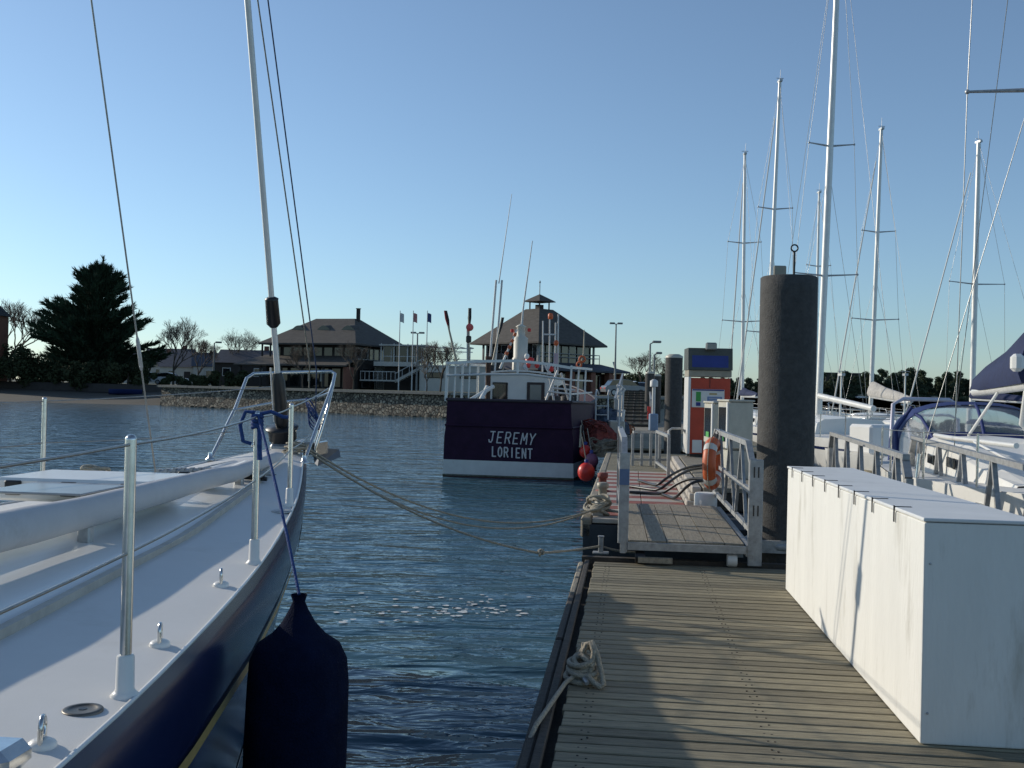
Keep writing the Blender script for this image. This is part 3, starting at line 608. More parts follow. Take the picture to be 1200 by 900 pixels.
# far plain deck on the right of the plinth end, railing there
# bollards on the striped deck
for (px, py, m__, lab) in ((706,576,mat('bollard_red', (.22,.05,.035), .7, var=.2, scale=8),'rust red bollard on the striped deck, the farther of two'), (706,590,BEIGE,'grey capped bollard on the striped deck, the nearer of two')):
    p = onz(px, py, FZ); o = thing('bollard', lab, 'bollard', (p.x,p.y,FZ), -FA, 'bollards on the striped deck')
    MB().lathe([(.10,0),(.10,.02),(.058,.03),(.055,.19),(.075,.2),(.075,.26),(.05,.27)], (0,0,0), 16).build('post', m__, o)
p = onz(700,604,FZ); o = thing('rope_bundle', 'pale mooring rope bundled round a cleat at the striped deck\'s near corner', 'rope', (p.x,p.y,FZ))
m_ = MB(); rr = random.Random(5)
for k in range(9): m_.torus((rr.uniform(-.04,.04),rr.uniform(-.04,.04),.04+.018*k), rr.uniform(.07,.14), .017, (rr.uniform(-.6,.6),rr.uniform(-.6,.6),1), 16, 6)
m_.build('turns', ROPE, o); m_ = MB().tube([(-.2,0,.05),(-.08,0,.07),(.08,0,.07),(.2,0,.05)], [.015,.025,.025,.015], 8); m_.box((0,0,.03),(.12,.08,.06)); m_.build('cleat', DULLMETAL, o)
rb = V((p.x,p.y,FZ+.08))
o = MB().tube([tuple(rb), tuple(rb+V((.25,-.15,-.02))), tuple(rb+V((.5,-.35,-.03)))], .014, 6).build('rope_tail', ROPE_G); tag(o, 'short rope tail lying from the cleat towards the gangway\'s left rail', 'rope')
# fuel dispenser kiosk
d0 = onz(830,536,FZ+.245); dx0 = at(804,536,d0.y); 
DZ = FZ+.245; DW, DD, DH = .78, .62, 2.0
disp = thing('fuel_dispenser', 'tall red fuel payment kiosk with a blue top panel and a lamp on its roof', 'fuel dispenser', (d0.x, d0.y, DZ), -R(3))
MB().box((0,DD/2,.03),(DW-.1,DD-.06,.06)).build('foot', BLACK, disp)
MB().box((0,DD/2,DH*.36+.05),(DW-.02,DD,DH*.72-.02), bev=.01).build('cabinet', REDP, disp)
MB().box((-DW/2+.012,DD/2-.015,DH*.36+.06),(.05,DD+.02,DH*.72), bev=.006).build('side_edge', GEL, disp)
MB().box((0,DD/2,DH*.755+.055),(DW+.02,DD+.02,.12), bev=.006).build('beige_band', BEIGE, disp)
hd = MB(); hd.hexa([V(q) for q in ((-DW/2-.02,-.05,1.63),(DW/2+.02,-.05,1.63),(DW/2+.02,DD+.05,1.63),(-DW/2-.02,DD+.05,1.63),(-DW/2-.02,.0,DH+.04),(DW/2+.02,.0,DH+.04),(DW/2+.02,DD+.05,DH+.04),(-DW/2-.02,DD+.05,DH+.04))]); hd = hd.build('head', mat('head_bronze', (.07,.075,.065), .5, .2, var=.15, scale=6), disp)
MB().hexa([V(q) for q in ((-DW/2+.05,-.048,1.68),(DW/2-.06,-.048,1.68),(DW/2-.06,.02,1.68),(-DW/2+.05,.02,1.68),(-DW/2+.05,-.02,1.9),(DW/2-.06,-.02,1.9),(DW/2-.06,.03,1.9),(-DW/2+.05,.03,1.9))]).build('blue_panel', BLUEP, hd)
pn = MB().box((-.03,-.012,1.10),(DW-.18,.03,.34), bev=.006).build('instruction_panel', WHITEP, disp)
MB().box((-.03,-.032,1.255),(DW-.2,.012,.022)).build('panel_header', BLUEP, pn)
MB().box((-.21,-.03,1.13),(.09,.008,.18)).build('green_sign', CAN, pn); MB().box((-.21,-.03,.99),(.085,.008,.07), bev=.002).build('card_reader', BLUEP, pn)
ms = MB().box((.09,-.03,1.05),(.27,.008,.17)).build('blue_notice', mat('notice_blue', (.16,.24,.42), .6, var=.15, scale=20), pn)
for k in range(4): MB().box((.09,-.0355,1.105-.036*k),(.22-.03*(k % 2),.003,.010)).build('notice_line', REFL, ms)
MB().box((.06,-.03,1.185),(.14,.008,.03)).build('gold_label', GOLD, pn)
MB().box((.08,-.008,.47),(.34,.024,.8), bev=.005).build('grey_door', PUMPG, disp)
MB().box((-.215,-.008,.20),(.18,.024,.24), bev=.004).build('white_plate', WHITEP, disp)
MB().box((.0,-.004,1.40),(.008,.012,.2)).build('door_joint', BLACK, disp)
lm = MB().box((.0,-.07,2.07),(.2,.12,.14), bev=.02).build('floodlight', LAMPM, disp); MB().box((.0,-.134,2.07),(.16,.006,.1)).build('lens', mat('lamp_glass', (.25,.25,.23), .15, var=.1, scale=9), lm)
# two hose pumps
def pump(px, py, Y, lab, w_, h_):
    p = at(px, py, Y); o = thing('hose_pump', lab, 'fuel pump', (p.x,p.y,DZ), R(10), 'fuel pumps behind the lifebuoy'); 
    MB().box((0,.2,.2),(w_*.85,.36,.4), bev=.01).build('stand', PUMPG, o)
    MB().box((0,.2,.42+h_/2),(w_,.42,h_), bev=.015).build('housing', PUMPG, o)
    MB().box((-w_/2-.006,.2,.42+h_*.52),(.02,.3,h_*.72), bev=.004).build('display_window', GLASS, o)
    fr = MB().box((-w_/2-.004,.035,.42+h_/2),(.03,.05,h_*.98), bev=.006).build('front_frame', GEL, o)
    MB().box((-w_/2-.02,.19,.42+h_*.22),(.008,.12,.08)).build('green_label', CAN, o)
    MB().box((0,.2,.435+h_),(w_+.03,.45,.03), bev=.008).build('cap', PUMPG, o)
pump(848, 505, 15.8, 'grey hose pump just right of the red kiosk', .34, .62)
pump(868, 510, 14.3, 'grey hose pump partly behind the big dark pile', .36, .66)
# black hoses over the plinth
for i, (a, m1, c) in enumerate((((828,545),(775,568),(748,563)), ((826,548),(778,573),(738,570)), ((826,562),(783,577),(738,577)), ((826,563),(795,584),(773,578)))):
    pa, pm, pc = onz(*a, DZ+.05), onz(*m1, FZ+.06), onz(*c, FZ+.03)
    q = []
    for t in np.linspace(0,1,14): 
        z = lerp(pa.z, FZ+.03, min(1, t*1.9)) + .10*math.sin(min(1,t*1.6)*math.pi)*(t < .65)
        p2 = pa.lerp(pm, t*2) if t < .5 else pm.lerp(pc, t*2-1); q.append((p2.x, p2.y + .05*math.sin(t*7+i), max(z, FZ+.03)))
    o = MB().tube(q, .02, 8).build('fuel_hose', BLACK); tag(o, ['black fuel hose crossing the plinth, farthest of the four','black fuel hose crossing the plinth, second farthest of the four','black fuel hose crossing the plinth, second nearest of the four','black fuel hose crossing the plinth, nearest of the four, short curled end'][i], 'hose', 'fuel hoses on the striped deck')
# metal barriers at the end of the fuel pontoon
def barrier(pa, pb, h, lab, nposts, slope=False, gate=False):
    pa, pb = V(pa), V(pb); o = thing('barrier', lab, 'barrier', pa, 0, 'metal barriers on the fuel pontoon'); d = pb-pa
    MB().bar((0,0,h), d+V((0,0,h)), .05,.05).build('top_rail', GALV, o); MB().bar((0,0,.12), d+V((0,0,.12)), .04,.04).build('bottom_rail', GALV, o)
    for k in range(nposts): q = d*(k/(nposts-1)); MB().bar(q, q+V((0,0,h-.03)), .05,.05).build('post', GALV, o)
barrier(onz(741,546,FZ), onz(783,546,FZ), .66, 'low metal barrier of upright bars across the end of the striped deck', 5)
g2 = onz(783,549,FZ); o = thing('hoop_rail', 'bent metal hoop rail left of the red kiosk', 'barrier', g2, 0)
MB().tube([(0,0,0),(0,0,.72),(.06,0,.76),(.24,.02,.76),(.30,.02,.72),(.36,.03,.62),(.36,.03,-.02)], .024, 8).build('hoop', GALV, o)
barrier(onz(769,549,FZ), onz(783,560,FZ), .70, 'metal side barrier standing end-on left of the red kiosk', 2)
m_ = onz(722,548,FZ); 
# big pile with ring handle and its guide bracket
pp = at(918,640,10.45); pile = thing('mooring_pile', 'thick dark mooring pile with a ring on top standing right of the gangway', 'pile', (pp.x, pp.y, 0))
ptop = at(918,326,10.45).z
m_ = MB(); nseg = 40; zz = np.linspace(-1, ptop, 30)
m_.lathe([(.285,z) for z in zz] + [(.27,ptop+.012)], (0,0,0), 40); m_.build('shaft', PILE, pile)
rg = MB().tube([(.05,0,ptop),(.05,0,ptop+.27)], .012, 8).lathe([(.05,0),(.05,.02),(.02,.03)], (.05,0,ptop+.01), 12).build('ring_stem', BLACK, pile)
MB().torus((.05,0,ptop+.31), .034, .008, (.1,1,0), 20, 8).build('ring', BLACK, rg)
MB().box((-.09,.02,ptop+.07),(.13,.03,.12), bev=.01).build('top_plate', BEIGE, pile)
br = thing('pile_guide', 'pale galvanised guide collar holding the big pile to the pontoon end', 'bracket', (pp.x,pp.y,0), -PA)
MB().torus((0,0,PZ+.13), .36, .045, (0,0,1), 28, 8).build('collar', GALV, br)
MB().bar((-.55,-.34,PZ+.13),(.45,-.34,PZ+.13),.07,.12).build('cross_bar', GALV, br); MB().bar((-.5,-.6,PZ+.10),(-.5,.4,PZ+.10),.07,.1).bar((.42,-.6,PZ+.10),(.42,.4,PZ+.10),.07,.1).build('side_arm', GALV, br)
# second connecting float behind gangway, right
# mooring lines
bowp = yw((.20,-.55,1.66)); clp = V((onz(700,604,FZ).x, onz(700,604,FZ).y, FZ+.09))
for i, (dz, off, lab) in enumerate(((.42,0,'mooring line sagging from the yacht\'s bow to the rope bundle, the lower of two'), (.36,.05,'mooring line sagging from the yacht\'s bow to the rope bundle, the upper of two'))):
    o = MB().tube(sag(bowp+V((0,off,.015*i)), clp+V((0,-off,0)), dz, 26), .0095, 6).build('mooring_line', ROPE); tag(o, lab, 'rope', 'mooring lines at the yacht\'s bow')
a = onz(632,648,PZ+.12); c = c1 + V((0,0,.07))
o = MB().tube(sag(at(378,540,8.9), a, .12, 18) + sag(a, c, .01, 6)[1:] , .011, 6).build('mooring_line', ROPE); tag(o, 'mooring line from the yacht\'s bow to the short post, with a knot above the water', 'rope', 'mooring lines at the yacht\'s bow')
o = MB().tube(sag(c, c+V((.38,-.02,-.05)), .02, 6), .011, 6).build('rope_tail', ROPE_G); tag(o, 'short rope tail lying beyond the short post under the gangway', 'rope')
o = MB().torus(a, .022, .013, (1,0,.2), 12, 6).torus(a+V((.02,0,.01)), .02, .013, (.4,1,.2), 12, 6).build('rope_knot', ROPE); tag(o, 'small knot in the lower mooring line beside the pontoon corner', 'knot')
o = MB().tube(sag(yw((.35,-1.9,1.58)), yw((.42,-2.9,.05)), -.02, 8), .010, 6).build('hanging_line', ROPE_G); tag(o, 'grey line hanging from the yacht\'s bow into the water behind the fender', 'rope')
# foam flecks
m_ = MB(); rr = random.Random(9)
for k in range(85):
    px = rr.choice([rr.gauss(545,45), rr.gauss(600,50), rr.gauss(470,35), rr.uniform(400,655)]); py = 715 + rr.gauss(0,9) + (600-px)*.0
    p = onz(px, py, .012); 
    if p.x > fw(0,0).x-.6: continue
    s_ = rr.uniform(.010,.028)*(1.3 if rr.random() < .2 else 1); n = 8; m_.add([(p.x+s_*1.5*math.cos(a)*rr.uniform(.6,1.2), p.y+s_*math.sin(a)*rr.uniform(.6,1.4), .012) for a in np.linspace(0,2*math.pi,n+1)[:-1]], [tuple(range(n))])
tag(m_.build('foam', mat('foam', (.6,.62,.62), .9, var=.15, scale=30)), 'scattered white foam flecks drifting on the water', 'foam', kind='stuff')
# ------------------------------------------------------------------ the fishing boat
JA = R(9); jb = V((-.06, 25.6, 0)); jer = thing('fishing_boat', 'dark maroon fishing boat with white waterline and JEREMY LORIENT on its stern', 'fishing boat', jb, -JA)
def jh(y): return interp(y, [0,1,3,6,8,9.5,10.6,11], [1.60,1.68,1.78,1.78,1.5,.95,.3,.02])
def jz(y): return interp(y, [0,4,8,11], [1.93,1.88,2.05,2.5])
def jp(y, t, s): 
    wl = interp(y,[0,6,9,11],[1.04,1.0,.8,.4]); z = lerp(jz(y), -.25, t)
    return V((s*jh(y)*lerp(.975 if t < .29 else 1.0, wl, t), y - .5*t*max(0,(y-7)/4) - .10*(1-t)*(y < .5), z))
JY = [0,.5,1,2,3,4,5,6,7,8,9,9.8,10.4,10.8,11]
def band(t0, t1, n=4): return np.linspace(t0, t1, n)
def hullband(name, t0, t1, m, n=4):
    m_ = MB()
    for s in (1,-1): m_.grid([[jp(y,t,s) for t in band(t0,t1,n)] for y in JY])
    tr = [jp(0,t,1) for t in band(t0,t1,n)]; m_.add(tr + [V((-p.x,p.y,p.z)) for p in tr], [tuple(range(n)) + tuple(range(2*n-1,n-1,-1))]); return m_.build(name, m, jer)
hullband('upper_hull', 0, .285, MAROON); hb_ = hullband('hull', .2855, .685, MAROON); hullband('white_strake', .6855, .872, HULLWHITE); hullband('weed_line', .852, .8725, mat('weed', (.06,.07,.03), .9, var=.4, scale=6)).scale = (1.004,1.0,1); hullband('bottom', .8725, 1, mat('antifoul', (.05,.015,.012), .7, var=.2, scale=4))
MB().grid([[(jh(y)*k*.985, y, 1.1) for k in (-1,0,1)] for y in JY], smooth=False).build('deck', mat('boat_deck', (.2,.2,.19), .8, var=.2, scale=4), jer)
m_ = MB(); 
for s in (1,-1): m_.tube([jp(y,0,s)+V((0,0,.02)) for y in JY], .045, 6)
m_.tube([jp(0,0,-1)+V((0,0,.02)), jp(0,0,1)+V((0,0,.02))], .045, 6); m_.build('gunwale', mat('gunwale_dark', (.03,.022,.03), .6, var=.2, scale=8), jer)
m_ = MB().tube([jp(0,.287,-1)+V((0,-.02,0)), jp(0,.287,1)+V((0,-.02,0))], .03, 6); 
for s in (1,-1): m_.tube([jp(y,.287,s) for y in JY], .035, 6)
m_.build('rubbing_strake', MAROON, jer)
# the stern's lettering, painted by hand
STROKES = {'J':[[(.15,1),(.75,1)],[(.5,1),(.5,.2),(.38,.02),(.15,.05),(.06,.25)]], 'E':[[(.7,1),(.1,1),(.1,0),(.7,0)],[(.1,.5),(.55,.5)]], 'R':[[(.1,0),(.1,1),(.55,1),(.7,.85),(.7,.65),(.55,.5),(.1,.5)],[(.4,.5),(.75,0)]],
 'M':[[(.05,0),(.12,1),(.42,.35),(.72,1),(.8,0)]], 'Y':[[(.05,1),(.4,.5),(.75,1)],[(.4,.5),(.3,0)]], 'L':[[(.12,1),(.12,0),(.7,0)]], 'O':[[(.4,1),(.15,.85),(.08,.5),(.15,.15),(.4,0),(.65,.15),(.72,.5),(.65,.85),(.4,1)]],
 'I':[[(.4,1),(.4,0)]], 'N':[[(.1,0),(.1,1),(.7,0),(.7,1)]], 'T':[[(.05,1),(.75,1)],[(.4,1),(.4,0)]]}
def transom_pt(x, z): 
    t = (1.93-z)/2.18; return V((x, -.10*(1-t)-.022, z))
def word(txt, x0, x1, z, h, shear, wgt):
    for i, ch in enumerate(txt):
        wd = (x1-x0)/len(txt); m_ = MB()
        for st in STROKES[ch]:
            for a, c in zip(st, st[1:]):
                f_ = lambda q: transom_pt(x0+wd*(i+q[0]*.92+shear*q[1]*.2), z+h*q[1]-.03*(i/len(txt)))
                pa_, pc_ = f_(a), f_(c); d = (pc_-pa_).normalized()*wgt*.3; m_.bar(pa_-d, pc_+d, wgt, .012, upv=(0,-1,0))
        m_.build('letter', LETTER, jer)
word('JEREMY', -.50, .72, .90, .27, 1, .030); word('LORIENT', -.40, .66, .555, .235, 0, .034)
# wheelhouse
wx, wy, wz = -.28, 3.3, 1.1
hw, hd_ = .98, 3.0
def camb(x): return 2.62 + .10*(1-(x/hw)**2)
m_ = MB(); xs = np.linspace(-hw,hw,9); 
front = [(wx+x, wy, 1.1) for x in xs] + [(wx+x, wy, camb(x)) for x in xs[::-1]]; back = [(p[0], wy+hd_, p[2]) for p in front]
n = len(front); m_.add(front+back, [tuple(range(n)), tuple(range(2*n-1,n-1,-1))] + [(i,n+i,n+(i+1)%n,(i+1)%n) for i in range(n)])
wh = m_.build('wheelhouse', WHITEP, jer)
m_ = MB().grid([[(wx+x*1.06, y, camb(x)+.02) for x in xs] for y in (wy-.12, wy+hd_+.15)]); m_.grid([[(wx+x*1.06, y, camb(x)+.07) for x in xs] for y in (wy-.12, wy+hd_+.15)]); m_.add([(wx+x*1.06, wy-.12, camb(x)+.02) for x in xs]+[(wx+x*1.06, wy-.12, camb(x)+.07) for x in xs[::-1]], [tuple(range(18))]); m_.build('roof_sheet', WHITEP, wh)
wn = MB().box((wx-.52, wy-.01, 2.16), (.44,.03,.54), bev=.02).build('window', BLACK, wh); MB().box((wx-.52, wy-.03, 2.16), (.37,.012,.47)).build('pane', GLASS, wn)
dr = MB().box((wx+.50, wy-.015, 1.85), (.50,.04,1.2), bev=.01).build('door', mat('door_brown', (.045,.03,.028), .6, var=.2, scale=6), wh); MB().box((wx+.50, wy-.04, 2.02), (.32,.012,.72)).build('pane', mat('door_pane', (.2,.21,.2), .15, var=.1, scale=5), dr)
for y in (.6,1.6,2.4):
    MB().box((wx+hw+.005, wy+y, 2.15), (.02,.5,.45)).build('side_window', GLASS, wh)
# open shelter frame over the after deck
sz = 2.86
m_ = MB(); L0 = [V((-1.60,.0,sz)), V((-.8,-.02,sz+.06)), V((.2,-.02,sz+.09)), V((1.0,-.01,sz+.02)), V((1.52,0,sz-.06))]
for a, c in zip(L0, L0[1:]): m_.bar(a, c, .07, .065)
for x, zz_ in ((-1.62,sz),(1.54,sz-.05)): m_.bar((x,0,zz_), (x,6.2,zz_+.1), .06,.065)
m_.build('shelter_edge', WHITEP, jer)
MB().tube([(-1.60,-.03,2.55),(-.6,-.03,2.6),(.4,-.03,2.62),(1.52,-.03,2.5)], .03, 8).build('shelter_rail', FRAME, jer)
for x in (-1.63,-1.42,-1.24,-1.05): MB().bar((x,0.05,1.9),(x+.02,.05,2.85),.035 if x > -1.6 else .07,.035).build('shelter_post', WHITEP, jer)
for y in (0.03,2.0,4.2):
    MB().bar((1.52,y,1.85),(1.54,y,2.86),.045,.045).build('shelter_post', WHITEP, jer)
    if y > .1: MB().bar((-1.63,y,1.85),(-1.62,y,2.88),.06,.06).build('shelter_post', WHITEP, jer)
for z in (2.15,2.5): MB().bar((1.55,.05,z),(1.58,6,z+.05),.04,.04).build('side_rail', WHITEP, jer)
MB().bar((.2,-.03,2.62),(.2,-.03,2.93),.05,.05).build('stay_post', WHITEP, jer)
for k,(x0,x1) in enumerate(((-1.2,-.95),(-.9,-1.1))): MB().tube([(x0,.8,1.9),(x1+.25,1.6,2.3)],.06,8).build('hose_roll', WHITEP, jer)
MB().lathe([(.07,0),(.07,1.25),(.09,1.27),(.09,1.35)], (-.84,1.6,1.75), 12).build('exhaust_pipe', mat('rust_pipe', (.09,.05,.035), .8, var=.3, scale=8), jer)
# pale funnel mast on the roof with its lamps and aerials
def jl(px, py, Y):
    d = at(px, py, Y) - jb; c, s = math.cos(JA), math.sin(JA); return V((d.x*c - d.y*s, d.x*s + d.y*c, d.z))
_p = jl(609.5,432,30); fx_, fy_ = _p.x, _p.y
fn = MB().lathe([(.24,2.7),(.24,3.15),(.21,3.18),(.21,3.75),(.13,3.8),(.12,4.05),(.16,4.08),(.05,4.15)], (fx_,fy_,0), 20).build('funnel', mat('funnel_cream', (.55,.53,.45), .5, var=.08, scale=4), jer)
for x, z in ((-.24,3.95),(.26,3.98)): MB().box((fx_+x, fy_-.1, z), (.10,.09,.10), bev=.02).build('red_lamp', REDBALL, fn)
MB().tube([(fx_+.02,fy_,4.1),(fx_+.05,fy_,4.6),(fx_+.28,fy_,6.6)], [.035,.025,.012], 8).build('aerial', FRAME, jer)
for dx, r_ in ((-.75,.032),(-.58,.03)): MB().tube([(fx_+dx-.1,fy_-.4,2.75),(fx_+dx+.05,fy_-.4,5.4)], r_, 8).build('pole', FRAME, jer)
MB().tube([(fx_-.62,fy_-.4,5.3),(fx_-.3,fy_-.4,7.9)], [.018,.008], 6).build('whip_aerial', FRAME, jer)
MB().box((fx_-.72,fy_-.2,3.0),(.5,.3,.55), bev=.02).build('equipment_box', mat('box_dark', (.02,.022,.025), .5, var=.2, scale=6), jer)
sc = MB().lathe([(.13,0),(.13,.1),(.02,.14)], (fx_+.32,fy_-.3,3.05), 14).build('searchlight', REDBALL, jer)
# gantry mast with an orange top light
gx = [jl(q_,430,30.6).x for q_ in (636.5,644.5,651.5,654.5)]
for x, zt in zip(gx,(4.3,4.35,4.25,4.5)): MB().tube([(x,fy_+.6,2.6),(x-.02,fy_+.6,zt)], .022, 8).build('gantry_pole', FRAME, jer)
m_ = MB().bar((gx[0],fy_+.6,3.9),(gx[2],fy_+.6,3.9),.04).bar((gx[0],fy_+.6,3.1),(gx[1],fy_+.6,2.7),.04).bar((gx[1],fy_+.6,2.7),(gx[2],fy_+.6,3.15),.04); m_.build('gantry_bar', FRAME, jer)
MB().lathe([(.05,0),(.075,.03),(.075,.15),(.04,.18)], (gx[1],fy_+.6,4.35), 12).build('orange_light', ORANGE, jer)
for x, z, mm in ((gx[3]+.05,3.6,ORANGE),(fx_+.3,2.95,REDBALL),(fx_+.22,2.9,FRAME),(fx_+.55,2.95,REDBALL),(gx[1]+.1,2.9,FRAME),(gx[2],2.85,REDBALL),(fx_+.25,3.2,WHITEP)): MB().sphere((x,fy_-.4,z),.075,10,(1,1,1.2)).build('deck_float', mm, jer)
MB().box((gx[2]+.05,fy_+.3,3.15),(.12,.02,.36)).build('pennant', mat('pennant_cloth', (.45,.35,.38), .8, var=.1, scale=6), jer)
for (x,y,z,a,bx) in ((.9,1.6,2.0,.3,.5),(1.2,2.4,2.0,-.3,.45),(1.25,3.6,2.1,.1,.4),(.95,4.2,2.3,0,.4)): MB().lathe([(.0,0),(bx*.4,.02),(bx*.45,.35),(.3*bx,.4)], (x,y,z-.3), 12).build('hauler', mat('hauler_dark', (.03,.03,.03), .6, .3, var=.3, scale=8), jer)
for (a,c) in (((.8,.8,1.9),(1.1,.9,2.75)),((1.0,1.2,1.9),(.85,1.2,2.6)),((1.3,1.8,2.0),(1.1,1.7,2.7)),((.75,2.4,2.3),(1.4,2.5,2.25)),((.9,.5,2.2),(1.45,.6,2.15))): MB().tube([a,c],.03,6).build('frame_bar', FRAME, jer)
MB().tube([(1.5,2.6,2.75),(1.62,2.5,3.25),(1.62,2.5,3.9)],[.03,.03,.012],6).build('rod', BEIGE, jer); MB().torus((1.58,2.5,3.1),.08,.025,(0,1,0),12,6).torus((1.5,2.5,2.95),.07,.025,(.3,1,0),12,6).build('orange_coil', ORANGE, jer)
# leaning dan poles with their wrapped flags
def danpole(a, c, lab, flag, mid=None):
    a, c = V(a), V(c); o = thing('dan_pole', lab, 'marker pole', a); d = c-a
    MB().tube([(0,0,0), d], [.035,.02], 8).build('pole', BEIGE if flag != 'stripe' else WHITEP, o)
    if flag == 'stripe':
        for k in range(4): q = d*(.35+.16*k); MB().tube([q, q+d*.08], .05, 8).build('red_band', ORANGE, o)
    else:
        q = d*.66; e = d; MB().grid([[q+V((0,0,0)), q+V((.03,-.02,-.03)), q+V((.02,-.03,0))], [q.lerp(e,.5)-V((.03,0,0)), q.lerp(e,.5)+V((.07,-.03,.0)), q.lerp(e,.5)+V((.03,-.06,-.05))], [e, e+V((.07,-.02,.0)), e+V((.03,-.05,-.04))]]).build('flag', mat('dan_flag_dark', (.015,.015,.02), .8, var=.3, scale=6), o)
    return o
Yp = 28.5
danpole(at(586,432,Yp), at(606,386,Yp), 'leaning pole with red and white bands on the fishing boat\'s roof', 'stripe'); danpole(at(577,428,Yp), at(588,372,Yp+.3), 'leaning dark tipped pole left of the banded pole on the fishing boat', 'dark')
o = danpole(at(536,428,27.5), at(521,364,27.5), 'leaning marker pole with a furled red and dark flag at the fishing boat\'s left side', 'dark')
d = at(521,364,27.5)-at(536,428,27.5); MB().tube([d*.7, d*.85, d*1.0],[.02,.04,.02],8).build('red_flag', mat('flag_red', (.3,.03,.03), .8, var=.2, scale=6), o)
o = danpole(at(549,430,27.3), at(549.5,361,27.3), 'upright marker pole with a dark flag above a pinkish red disc on the fishing boat', 'dark')
d = at(549.5,361,27.3)-at(549,430,27.3); MB().lathe([(.03,-.03),(.10,-.02),(.10,.02),(.03,.03)], d*.67+V((.03,-.08,0)), 16, axis=(0,-1,0)).build('disc', mat('disc_pink', (.6,.10,.09), .6, var=.1, scale=6), o); MB().box(d*.47,(.14,.12,.18),bev=.02).build('lamp', BLACK, o)
MB().tube([V((-.03,0,0)), V((-.06,0,1.1))], .02, 6).build('side_pole', FRAME, o)
# fenders and nets along its right side
for (px,py,Y,r_,mm,lab) in ((687,553,23.6,.20,REDBALL,'big red ball fender at the fishing boat\'s right corner'),(693,540,24.6,.17,PURPLE,'faded purple ball fender above the big red one'),(686,529,25.0,.15,REDBALL,'small red ball fender highest beside the fishing boat\'s stern')):
    p = at(px,py,Y); o = thing('ball_fender', lab, 'fender', p, 0, 'ball fenders beside the fishing boat'); MB().sphere((0,0,0), r_, 18, (1,1,1.1)).build('ball', mm, o); MB().lathe([(.04,0),(.05,.06),(.02,.08)], (0,0,r_*1.05), 10).build('eye', BLUEP, o); MB().tube([(0,0,r_*1.1),(-.1,.2,r_+.6)], .012, 6).build('lanyard', ROPE_G, o)
o = danpole(at(680,524,24.9), at(681,498,24.9), 'short dark post on the fishing boat\'s right corner', 'dark')
def heap(name, lab, cat, px, py, Y, rx, ry, h, m__, seed, rope=True):
    p = at(px,py,Y); rr = random.Random(seed); m_ = MB(); rows = []
    for i in range(9):
        t = i/8; rows.append([(rx*math.cos(a)*math.cos(t*1.5)*(1+rr.uniform(-.14,.14)), ry*math.sin(a)*math.cos(t*1.5)*(1+rr.uniform(-.14,.14)), h*math.sin(t*1.57)+rr.uniform(-.05,.05)*h) for a in np.linspace(0,2*math.pi,19)[:-1]])
    m_.grid(rows, closed=True, smooth=False)
    if rope:
        for k in range(14): a = rr.uniform(0,6.28); t = rr.uniform(.2,1.2); q = V((rx*math.cos(a)*math.cos(t), ry*math.sin(a)*math.cos(t), h*math.sin(t))); m_.torus(q, rr.uniform(.08,.2), .018, (rr.uniform(-1,1),rr.uniform(-1,1),1), 12, 5)
    o = m_.build(name, m__); o.location = p; return tag(o, lab, cat)
# ledge of the pontoon beyond the fuel deck: carries nets, ladders and the foot of the ramp
far0 = fw(.05, FL_+.25); fpt = thing('far_pontoon', 'far floating pontoon crowded with nets beyond the metal barriers', 'pontoon', far0, -PA)
MB().box((2.0,12.2,.42),(4.0,24.0,.86)).build('float_body', DARKWOOD, fpt)
y = 0
while y < 12: MB().box((2.0,y+.12,.87),(4.05,.225,.045)).build('plank', WOOD, fpt); y += .24
MB().box((2.0,18.1,.87),(4.05,12.1,.045)).build('deck_far', WOOD_L, fpt)
def fo(x,y,z=.9): return far0 + pr_*x + pd*y + V((0,0,z))
heap('net_heap','reddish fishing net heap on the far pontoon\'s left edge','nets',700,520,27,.55,.9,.6,NETR,1); heap('net_heap','blue grey fishing net heap behind the reddish one','nets',708,508,31,.7,1.2,.75,NETB,2); heap('net_heap','brown fishing net heap nearest the striped deck','nets',712,534,25,.4,.6,.4,mat('net_brown',(.16,.13,.09),.95,var=.5,scale=8,bump=1,bscale=40),3)
heap('net_heap','small orange net heap by the white ladder','nets',722,512,33,.5,.8,.6,mat('net_orange',(.3,.1,.04),.95,var=.5,scale=8,bump=1,bscale=40),4)
p = at(703,515,30); o = thing('boarding_ladder','white tubular boarding ladder standing among the nets','ladder',p)
for x in (-.14,.22): MB().tube([(x,0,0),(x,.1,1.35),(x+.05,.35,1.45),(x+.12,.6,1.3)], .028, 6).build('stile', FRAME, o)
for k in range(5): MB().tube([(-.14,.02*k,.2+.26*k),(.22,.02*k,.2+.26*k)], .02, 6).build('rung', FRAME, o)
p = at(722,522,27); o = thing('grey_cabinet','small grey service cabinet on the far pontoon beside the nets','cabinet',p); MB().box((0,0,.3),(.4,.4,.7),bev=.02).build('body', PUMPG, o); MB().tube([(.14,-.1,.65),(.16,-.1,.95)],.05,8).build('white_pipe', WHITEP, o)
m_ = MB()
for (x,y,h) in ((.15,2,1.3),(.1,4.2,1.5),(.2,6.5,1.4),(.1,9,1.5)):
    p = fo(x,y); o = thing('rail_post', ['white post','tall white post with a hook','leaning white post','white post by the far nets'][int(y/2.5) if y < 8 else 3]+' on the far pontoon\'s left edge', 'post', p, 0, 'white posts on the far pontoon'); MB().tube([(0,0,0),(.03,0,h)],.035,8).build('post', FRAME, o); MB().torus((.03,.0,h),.06,.015,(0,1,0),10,6).build('hook', FRAME, o)
